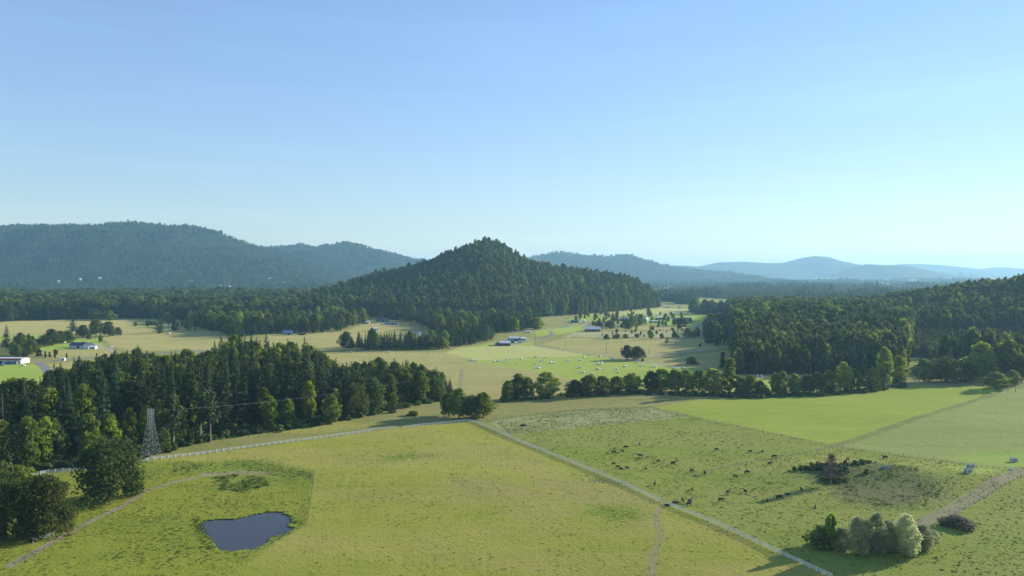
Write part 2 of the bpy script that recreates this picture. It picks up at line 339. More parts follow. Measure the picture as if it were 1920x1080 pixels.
# ------------------------------------------------------------------ the fields, drawn as polygons on the ground plan
FLD = [
 ('hay_meadow', 'tan_hay', [(-400,612),(0,604),(130,600),(300,600),(420,604),(420,622),(180,634),(60,645),(-400,655)]),
 ('meadow', 'lawn', [(-400,640),(40,628),(85,626),(60,634),(-400,668)]),
 ('meadow', 'lawn', [(60,646),(130,634),(185,636),(190,646),(70,660)]),
 ('hay_meadow', 'tan_hay', [(192,634),(330,622),(425,619),(425,640),(405,656),(240,657),(205,645)]),
 ('hay_meadow', 'tan_hay', [(70,661),(190,650),(215,664),(90,670)]),
 ('lawn', 'lawn', [(-400,680),(66,682),(84,700),(76,735),(-400,745)]),
 ('hay_meadow', 'tan_hay', [(88,682),(230,668),(300,672),(200,700),(110,712)]),
 ('hay_meadow', 'tan_hay', [(500,629),(640,624),(690,607),(760,604),(790,640),(700,652),(500,655)]),
 ('hay_meadow', 'tan_hay', [(520,668),(600,663),(830,659),(900,676),(1010,692),(1130,722),(1090,735),(920,750),(850,742),(700,760),(520,750)]),
 ('mown_field', 'mown_green', [(870,669),(960,655),(1000,648),(1180,676),(1300,690),(1440,712),(1500,716),(1430,738),(1130,724),(1040,703),(885,676)]),
 ('mown_field', 'mown_pale', [(832,660),(870,650),(940,645),(1000,648),(1100,664),(1060,668),(1000,668),(900,675)]),
 ('meadow', 'mown_green', [(860,652),(935,640),(1000,636),(1005,646),(940,648)]),
 ('hay_meadow', 'tan_hay', [(1012,645),(1060,634),(1340,636),(1400,648),(1395,651),(1180,672),(1120,666)]),
 ('hay_meadow', 'tan_hay', [(1188,675),(1395,655),(1420,664),(1350,690),(1280,690)]),
 ('meadow', 'pale_dry', [(1060,632),(1075,624),(1330,621),(1340,634)]),
 ('hay_meadow', 'tan_hay', [(1130,620),(1200,612),(1330,611),(1335,620)]),
 ('meadow', 'mown_green', [(990,622),(1090,608),(1095,622),(1010,632)]),
 ('meadow', 'mown_green', [(1068,602),(1090,585),(1170,596),(1150,604),(1120,604)]),
 ('meadow', 'mown_pale', [(1140,588),(1200,575),(1290,579),(1330,583),(1290,590),(1170,592)]),
 ('meadow', 'lawn', [(1180,600),(1240,591),(1400,590),(1400,603),(1340,610),(1240,611)]),
 ('bright_pasture', 'bright_pasture', [(1225,765),(1320,750),(1500,745),(1560,741),(1720,724),(1890,727),(1560,836),(1300,781)]),
 ('grey_pasture', 'grey_pasture', [(1566,834),(1895,728),(2600,716),(2600,890),(1830,875),(1640,848)]),
 ('thistle_pasture', 'thistle_pasture', [(915,790),(960,781),(1080,769),(1220,764),(1290,777),(1300,782),(1120,797),(960,815),(935,802)]),
 ('cattle_pasture', 'cattle_pasture', [(893,789),(915,792),(935,802),(960,815),(1120,797),(1300,781),(1560,836),(1640,848),(1830,875),(2600,890),(3200,1500),(1990,1290),(1405,1012),(1250,946)]),
 ('yellow_meadow', 'long_grass', [(262,866),(480,838),(700,808),(878,790),(1250,946),(1405,1012),(1990,1290),(2200,1900),(-900,1900),(380,1120),(525,1012),(575,985),(590,884),(480,862)]),
 ('pond_paddock', 'paddock', [(38,900),(145,883),(262,866),(480,861),(590,883),(575,985),(525,1012),(380,1120),(-900,1900),(-1400,1300),(-600,980)]),
 ('dry_patch', 'dry_grass', [(640,860),(720,848),(850,836),(960,838),(1015,872),(1090,905),(1180,935),(1240,948),(1235,1000),(1160,985),(1060,935),(960,890),(880,862),(760,868),(650,872)]),
 ('dry_patch', 'dry_grass', [(820,905),(900,900),(1000,925),(1080,960),(1040,985),(930,955),(840,930)]),
 ('dry_patch', 'dry_grass', [(500,790),(640,790),(700,795),(600,812),(480,818),(420,822)]),
 ('lush_patch', 'lush', [(1110,950),(1205,962),(1215,978),(1150,982),(1100,966)]),
 ('lush_patch', 'lush', [(320,862),(400,866),(480,862),(585,884),(578,905),(500,905),(480,922),(410,915),(400,892),(330,892)]),
 ('lush_patch', 'lush', [(690,856),(780,846),(800,852),(720,862)]),
 ('dry_patch', 'dry_grass', [(1500,868),(1560,858),(1620,862),(1650,875),(1560,880)]),
 ('weedy_patch', 'weedy', [(1480,895),(1530,880),(1650,885),(1760,905),(1765,935),(1680,955),(1580,935)]),
 ('weedy_patch', 'weedy', [(1090,884),(1150,902),(1180,925),(1120,905)]),
 ('lush_grass', 'lawn', [(1800,858),(1850,845),(1990,850),(1990,872),(1900,872),(1830,870)]),
 ('lush_grass', 'lawn', [(1790,885),(1830,876),(1890,884),(1850,896),(1800,897)]),
]
FLD = [(n, m, GP(p)) for n, m, p in FLD]
SOFT = ('dry_patch', 'lush_patch', 'weedy_patch', 'lush_grass', 'meadow')
def line(px): return [ _flat(p) for p in px ]
TRK = [ # name, material, half width, pixels
 ('fence_verge', 'verge', 2.6, [(893,792),(915,790),(960,781),(1080,769),(1220,764)]),
 ('fence_verge', 'verge', 1.0, [(1220,764),(1300,781),(1560,836),(1640,848),(1830,875)]),
 ('fence_verge', 'verge', 3.0, [(1563,836),(1720,785),(1895,728),(2200,700)]),
 ('ditch', 'verge', 0.9, [(1300,892),(1400,868),(1450,860),(1560,838)]),
 ('dirt_track', 'dirt', 1.6, [(20,1060),(105,1012),(180,972),(235,945),(270,920),(330,903),(400,888)]),
 ('dirt_track', 'dirt', 3.6, [(390,889),(440,884),(492,885)]),
 ('dirt_track', 'dirt', 3.0, [(2000,850),(1920,883),(1860,912),(1790,952),(1700,995),(1640,1030)]),
 ('dirt_track', 'dirt', 2.2, [(1870,728),(1920,716),(2100,700)]),
 ('wheel_ruts', 'dirt', 0.45, [(1240,955),(1231,972),(1236,990),(1243,1005),(1232,1030),(1225,1080)]),
 ('wheel_ruts', 'dirt', 0.45, [(1235,957),(1225,972),(1229,992),(1236,1005),(1223,1030),(1215,1080)]),
 ('farm_lane', 'gravel', 2.2, [(1000,648),(1090,661),(1180,673),(1280,690)]),
 ('farm_lane', 'gravel', 3.0, [(1180,673),(1260,663),(1330,655),(1395,650)]),
 ('farm_lane', 'asphalt', 2.6, [(955,648),(985,640),(1020,633),(1036,626),(1030,622),(1000,623)]),
 ('country_road', 'asphalt', 4.0, [(960,624),(1010,619),(1060,614),(1100,607),(1160,600)]),
 ('country_road', 'asphalt', 3.5, [(1160,600),(1200,592),(1280,585),(1340,584)]),
 ('country_road', 'asphalt', 4.5, [(-100,677),(60,676),(92,676),(240,664),(420,656)]),
 ('country_road', 'asphalt', 4.0, [(72,680),(85,688),(97,706),(100,716)]),
 ('driveway', 'gravel', 2.2, [(217,664),(205,654),(185,647),(170,649)]),
 ('farm_yard', 'gravel', 5.0, [(1095,609),(1125,606)]),
 ('farm_yard', 'gravel', 5.0, [(930,649),(960,646)]),
]
TRK = [(n, m, hw, line(p)) for n, m, hw, p in TRK]
def segdist(x, y, pl):
    d = np.full(x.shape, 1e9)
    for (ax, ay), (bx, by) in zip(pl[:-1], pl[1:]):
        vx, vy = bx - ax, by - ay; t = np.clip(((x - ax) * vx + (y - ay) * vy) / (vx * vx + vy * vy), 0, 1)
        d = np.minimum(d, np.hypot(x - ax - t * vx, y - ay - t * vy))
    return d
# ------------------------------------------------------------------ ground sheet: one continuous grid, cut into its fields, tracks and hills
v = np.arange(700, 90, -1.4); Yn = CAMZ * F_PX / v
Yf = [Yn[-1]]
while Yf[-1] < 26000: Yf.append(Yf[-1] * (1.011 if Yf[-1] < 10000 else 1.02))
Ys = np.concatenate([np.linspace(-500, Yn[0], 26)[:-1], Yn, np.array(Yf[1:])])
ts = np.concatenate([np.linspace(-2.2, -0.72, 40)[:-1], np.linspace(-0.72, 0.72, 1060), np.linspace(0.72, 2.2, 40)[1:]])
TT, YY = np.meshgrid(ts, Ys); W_ = np.maximum(YY, Yn[0])
XX = TT * W_
ZZ = H(XX, YY)
ZZ[YY > 20000] = np.minimum(ZZ[YY > 20000], 0)
inp = inpoly(XX, YY, PONDXY); ZZ[inp] -= 0.9
nr, nc = XX.shape
V = np.stack([XX, YY, ZZ], -1).reshape(-1, 3)
ii, jj = np.meshgrid(np.arange(nr - 1), np.arange(nc - 1), indexing='ij')
i0 = (ii * nc + jj).ravel(); Q = np.stack([i0, i0 + 1, i0 + nc + 1, i0 + nc], -1)
cx = V[Q, 0].mean(1); cy = V[Q, 1].mean(1)
jit = 1.8 * np.clip(cy / 600, .5, 3)
jx = cx + jit * 1.4 * fbm(cx / 9, cy / 9, 41, 3); jy = cy + jit * 1.4 * fbm(cx / 9, cy / 9, 43, 3)
hh = h_hill(cx, cy); hr = h_right(cx, cy)
FIELD_ID = np.zeros(len(Q), np.int32)
defs = [('valley_ground', 'valley_grass')]
FB1 = fbm(cx / 22, cy / 22, 45, 4); FB2 = fbm(cx / 22, cy / 22, 46, 4); dz1 = rng.normal(0, 1, len(cx)); dz2 = rng.normal(0, 1, len(cx))
for n, m, p in FLD:
    j_ = 3.2 if n in SOFT else .45
    w_n = 9.0 if n in SOFT else 0.0
    defs.append((n, m)); FIELD_ID[inpoly(jx + dz1 * j_ + w_n * 2 * FB1, jy + dz2 * j_ + w_n * 2 * FB2, p)] = len(defs) - 1
for n, m, hw, p in TRK:
    defs.append((n, m)); sel = np.where((cy > min(q[1] for q in p) - 30) & (cy < max(q[1] for q in p) + 30))[0]
    d = segdist(jx[sel], jy[sel], p); FIELD_ID[sel[d < hw]] = len(defs) - 1
def right_mask(x, y, pad=0):
    return (x > 198 + pad + 0.272 * (y - 715) + 14 * fbm(x / 40, y / 40, 77)) & (y > 705 + 0.02 * (x - 200)) & (y < 2100)
CLEAR = GP([(1690,671),(1755,676),(1770,700),(1765,718),(1690,716),(1700,700)])
defs.append(('forest_floor', 'forest_floor')); fid = len(defs) - 1
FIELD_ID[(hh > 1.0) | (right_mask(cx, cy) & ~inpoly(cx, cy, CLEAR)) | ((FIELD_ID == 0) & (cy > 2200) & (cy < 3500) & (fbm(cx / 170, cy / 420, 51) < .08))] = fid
_m = np.zeros(len(cx)); _s = cy > 3300; _m[_s] = np.max(h_ranges(cx[_s], cy[_s]), 0)
defs.append(('far_meadows', 'far_meadow')); FIELD_ID[(cy > 3500) & (_m < 6)] = len(defs) - 1
defs.append(('hills', 'hills')); FIELD_ID[(cy > 3500) & (_m >= 6)] = len(defs) - 1
defs.append(('pond_bed', 'mud')); FIELD_ID[inpoly(cx, cy, PONDXY)] = len(defs) - 1
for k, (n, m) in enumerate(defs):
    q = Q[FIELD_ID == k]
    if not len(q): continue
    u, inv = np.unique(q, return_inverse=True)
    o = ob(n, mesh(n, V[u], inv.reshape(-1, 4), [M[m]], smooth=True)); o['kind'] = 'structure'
del V, Q, XX, YY, ZZ, TT
# pond water
mw, nw, bw = newmat('pond_water'); bw.inputs['Base Color'].default_value = (.055, .048, .050, 1); bw.inputs['Roughness'].default_value = 0.14; bw.inputs['IOR'].default_value = 1.22
nn = N(nw, 'ShaderNodeTexNoise', Scale=0.8, Detail=3.0); bp = N(nw, 'ShaderNodeBump', Strength=0.12, Distance=0.05)
gg = nw.nodes.new('ShaderNodeNewGeometry'); nw.links.new(gg.outputs['Position'], nn.inputs['Vector'])
nw.links.new(nn.outputs['Fac'], bp.inputs['Height']); nw.links.new(bp.outputs['Normal'], bw.inputs['Normal'])
PO = [(pcx + (x - pcx) * 1.05, pcy + (y - pcy) * 1.05) for x, y in PONDXY]
sm = []
for i in range(len(PO)):
    a, b = PO[i], PO[(i + 1) % len(PO)]
    for t in (0,): sm.append(((a[0] + (b[0] - a[0]) * t), (a[1] + (b[1] - a[1]) * t), -0.28))
tag(ob('pond_water', mesh('pond_water', np.array(sm), [tuple(range(len(sm)))], [mw])), kind='structure')
# ------------------------------------------------------------------ tree shapes (unit height)
L_FIR = leaf_mat('fir_needles', (.024, .048, .018), (.052, .084, .030), .28)
L_FIR2 = leaf_mat('shaded_fir_needles', (.010, .032, .020), (.023, .052, .030), .12)  # darker, cooler needles: the forested hills' deep shade is put into the colour
L_HED = leaf_mat('brightened_leaves', (.13, .18, .032), (.22, .265, .05), .45)  # leaf colour lightened in place of sky fill on the hedgerow's unlit side
L_OAK = leaf_mat('oak_leaves', (.045, .070, .017), (.10, .13, .030), .40)
L_COT = leaf_mat('light_leaves', (.12, .17, .022), (.22, .28, .042), .55)
L_WIL = leaf_mat('willow_leaves', (.27, .32, .16), (.40, .43, .25), .5)
L_MIX = leaf_mat('mixed_leaves', (.085, .125, .020), (.165, .205, .038), .50)
L_FAR = leaf_mat('far_canopy', (.020, .046, .015), (.11, .16, .05), .2)
L_BRU = leaf_mat('brush_leaves', (.085, .13, .03), (.14, .19, .05), .4)
L_DRY = leaf_mat('bramble_leaves', (.12, .10, .07), (.19, .15, .105), .3)
B_BARK = plain('bark', (.11, .085, .065), .9, .3, 6)
B_PALE = plain('pale_bark', (.26, .23, .19), .9, .3, 6)
def quads(C, Nn, s, rg, asp=1.0, curl=None):
    """one quad per centre C with normal Nn and size s, as arrays"""
    n = len(C); a = rg.normal(size=(n, 3)); a -= (a * Nn).sum(1)[:, None] * Nn; a /= np.linalg.norm(a, axis=1)[:, None] + 1e-9
    b = np.cross(Nn, a); s = np.asarray(s)[:, None] * .5
    j = lambda: 1 + .35 * rg.uniform(-1, 1, (n, 1))
    V = np.stack([C - a * s * j() * asp, C - b * s * j(), C + a * s * j() * asp, C + b * s * j()], 1).reshape(-1, 3)
    return V, np.arange(n * 4).reshape(-1, 4)
def unit(v): return v / (np.linalg.norm(v, axis=1)[:, None] + 1e-9)
def fir_crown(seed, levels=44, per=9, rad=.155, size=.036, base=.10, steps=(.35, .62, .88, 1.05), mat=None, name='fir_crown', gap=.10):  # whorls of drooping boughs
    rg = np.random.default_rng(seed); C = []; Nn = []; Sz = []
    lean = rg.normal(0, .016, 2)
    side = rg.uniform(0, 6.28); 
    for k in range(levels):
        u = (k + .5) / levels; z = base + (1 - base) * u ** .92
        r = rad * (1 - u) ** .95 * 1.12 * (1 + .25 * math.sin(k * 1.3 + seed)) * min(1, .55 + u * 4)
        if rg.random() < gap: r *= .6
        for q in range(max(3, int(per * (1.05 - u * .6)))):
            th = rg.uniform(0, 6.283); rr = r * rg.uniform(.55, 1.22) * (1 + .22 * math.cos(th - side)) + .004
            for f in steps:
                if rg.random() < .12: continue
                x = rr * f * math.cos(th) + rg.normal(0, .004); y = rr * f * math.sin(th) + rg.normal(0, .004)
                zz = z - rr * f * rg.uniform(.1, .45) + .01 * (f > .9)
                C.append((x + lean[0] * z, y + lean[1] * z, min(zz, .995))); 
                o = np.array([math.cos(th) * .8, math.sin(th) * .8, .75]) + rg.normal(0, .42, 3); Nn.append(o)
                Sz.append(size * rg.uniform(.6, 1.25) * (1.2 - .85 * u))
    C = np.array(C); V, Fq = quads(C, unit(np.array(Nn)), Sz, rg, 1.3)
    return mesh(name, V, Fq, [mat or L_FIR])
def leafy_crown(seed, lobes=16, per=130, size=.062, wid=.36, z0=.14, z1=.98, mat=None, name='leafy_crown', shape='round', inner=.15, lob=1.0):
    rg = np.random.default_rng(seed); C = []; Nn = []; Sz = []
    for k in range(lobes):
        u = (k + .5) / lobes; z = z0 + (z1 - z0) * (.06 + .88 * u)
        if shape == 'round': env = math.sin(math.pi * min(1, (.16 + .84 * u) ** .8)) ** .55
        elif shape == 'tall': env = (math.sin(math.pi * min(.97, .12 + .86 * u)) ** .7)
        elif shape == 'dome': env = max(.2, 1 - (u * .97) ** 3.2) ** .5
        else: env = 1.0 - .75 * u
        th = k * 2.399 + rg.uniform(-.5, .5); off = wid * env * rg.uniform(.35, .78)
        if k == lobes - 1: off *= .3
        lr = lob * wid * rg.uniform(.30, .52) * (.65 + .35 * env); lz = lr * rg.uniform(.75, 1.15)
        c = np.array([off * math.cos(th), off * math.sin(th), min(z, z1 - lz * .7)])
        c[2] = max(c[2], z0 + lz * .5)
        n = int(per * rg.uniform(.7, 1.3))
        d = unit(rg.normal(size=(n, 3))); f = np.where(rg.random(n) < inner, rg.uniform(.3, .8, n), rg.uniform(.82, 1.12, n) * (1 + .12 * np.sin(d[:, 0] * 7 + k) * np.sin(d[:, 2] * 8)))
        C.append(c + d * f[:, None] * np.array([lr, lr, lz])); Nn.append(unit(d * .8 + np.array([.0, 0, .25]) + rg.normal(0, .75, (n, 3))))
        Sz.append(size * rg.uniform(.55, 1.3, n))
    C = np.concatenate(C); V, Fq = quads(C, np.concatenate(Nn), np.concatenate(Sz), rg, 1.15)
    V[:, 2] = np.clip(V[:, 2], .01, 1.02)
    return mesh(name, V, Fq, [mat or L_OAK])
def trunk_mesh(seed, r=.012, h=.93, mat=None, limbs=0, z0=.2, wid=.2, name='trunk'):
    rg = random.Random(seed); m = MB(); lx, ly = rg.uniform(-.01, .01), rg.uniform(-.01, .01)
    m.tube([(lx * t * 3 * math.sin(t * 3), ly * t * 3, -.01 + h * t) for t in (0, .03, .2, .45, .7, 1)], [r * 1.6, r * 1.1, r * .95, r * .7, r * .45, r * .12], 7)
    for i in range(limbs):
        z = z0 + (.62 - z0) * i / max(1, limbs - 1); th = i * 2.4 + rg.uniform(-.4, .4); L = wid * rg.uniform(.6, .95)
        m.tube([(0, 0, z), (L * .5 * math.cos(th), L * .5 * math.sin(th), z + L * .45), (L * math.cos(th), L * math.sin(th), z + L * .9)], [r * .5, r * .3, r * .08], 5)
    return m.me(name, mat or B_BARK, True)
KINDS = {}   # kind -> list of (crown mesh, trunk mesh), natural width/height
KINDS['fir'] = ([(fir_crown(100 + i, rad=.15 + .015 * (i % 3), base=.06 + .05 * (i % 4), gap=.10 + .06 * (i % 2)), trunk_mesh(i, .011)) for i in range(7)], .34)
KINDS['tall_fir'] = ([(fir_crown(140 + i, rad=.125, base=.28, per=7, gap=.25), trunk_mesh(i, .011, mat=B_PALE, limbs=5)) for i in range(3)], .28)
KINDS['oak'] = ([(leafy_crown(200 + i, 18, 170, .050, .40, .12), trunk_mesh(40 + i, .026, .75, limbs=7, wid=.3)) for i in range(5)], .74)
KINDS['broadleaf'] = ([(leafy_crown(220 + i, 27, 95, .050, .32, .10, lob=.78, mat=[L_MIX, L_MIX, L_OAK, L_COT, L_MIX][i]), trunk_mesh(50 + i, .018, .8, limbs=6, wid=.22)) for i in range(5)], .54)
KINDS['cottonwood'] = ([(leafy_crown(240 + i, 26, 95, .045, .25, .08, mat=[L_COT, L_MIX][i % 2], shape='tall', lob=.8), trunk_mesh(60 + i, .015, .85, B_PALE, 6, wid=.17)) for i in range(5)], .46)
KINDS['hedge_tree'] = ([(leafy_crown(340 + i, 28, 95, .045, .27, .05, mat=[L_HED, L_COT, L_HED][i % 3], shape='tall', lob=.8), trunk_mesh(64 + i, .015, .85, B_PALE, 6, wid=.17)) for i in range(6)], .46)
KINDS['hill_fir'] = ([(fir_crown(170 + i, 34, 8, .145, .044, .05, (.38, .7, 1.0), mat=L_FIR2, gap=.2), trunk_mesh(i, .011)) for i in range(6)], .32)
KINDS['great_oak'] = ([(leafy_crown(360 + i, 40, 210, .034, .47, .02, lob=.72, shape='dome'), trunk_mesh(45 + i, .03, .75, limbs=8, wid=.3)) for i in range(2)], .90)
KINDS['poplar'] = ([(leafy_crown(260 + i, 18, 120, .040, .13, .08, mat=L_MIX, shape='tall'), trunk_mesh(70 + i, .012, .9, B_PALE, 4, wid=.1)) for i in range(2)], .28)
KINDS['bush'] = ([(leafy_crown(280 + i, 9, 130, .12, .50, .02, mat=[L_MIX, L_BRU, L_COT][i], shape='round'), trunk_mesh(80 + i, .03, .6, limbs=4, wid=.3)) for i in range(3)], 1.1)
KINDS['cypress'] = ([(leafy_crown(290 + i, 16, 90, .050, .12, .01, mat=L_FIR, shape='cone'), trunk_mesh(90 + i, .014, .9)) for i in range(2)], .30)
KINDS['willow'] = ([(leafy_crown(300 + i, 40, 230, .027, .36, .02, mat=L_WIL, shape='tall', inner=.2, lob=.72), trunk_mesh(95 + i, .018, .85, B_PALE, 9, z0=.06, wid=.3)) for i in range(3)], .80)
KINDS['bramble'] = ([(leafy_crown(310 + i, 12, 200, .08, .60, .01, mat=L_DRY), trunk_mesh(99, .02, .4, limbs=5, wid=.4)) for i in range(1)], 1.3)
NAMES = {'great_oak': 'oak_tree', 'hedge_tree': 'cottonwood_tree', 'hill_fir': 'fir_tree', 'fir': 'fir_tree', 'tall_fir': 'fir_tree', 'oak': 'oak_tree', 'broadleaf': 'broadleaf_tree', 'cottonwood': 'cottonwood_tree', 'poplar': 'poplar_tree', 'bush': 'bush', 'cypress': 'cypress_tree', 'willow': 'willow_tree', 'bramble': 'bramble_bush'}
CATS = {'bush': 'bush', 'bramble': 'bush'}
CONIF = ('fir', 'tall_fir', 'cypress', 'hill_fir')
T = []       # every tree of the near and middle ground: dict(x,y,z,h,w,kind,zone,label)
def hand(px, by, ty, wpx, kind, label, zone='hand', group=None):
    if kind == 'cottonwood' and px > 930: kind = 'hedge_tree'
    g = G(px, by); D = g.y; h = (by - ty) / F_PX * D; wd = wpx / F_PX * D * (1.2 if kind in ('cottonwood', 'broadleaf', 'oak') else 1.1)
    T.append(dict(x=g.x, y=g.y, z=g.z, h=h, w=wd, kind=kind, zone=zone, label=label, group=group, px=px, by=by, ty=ty))
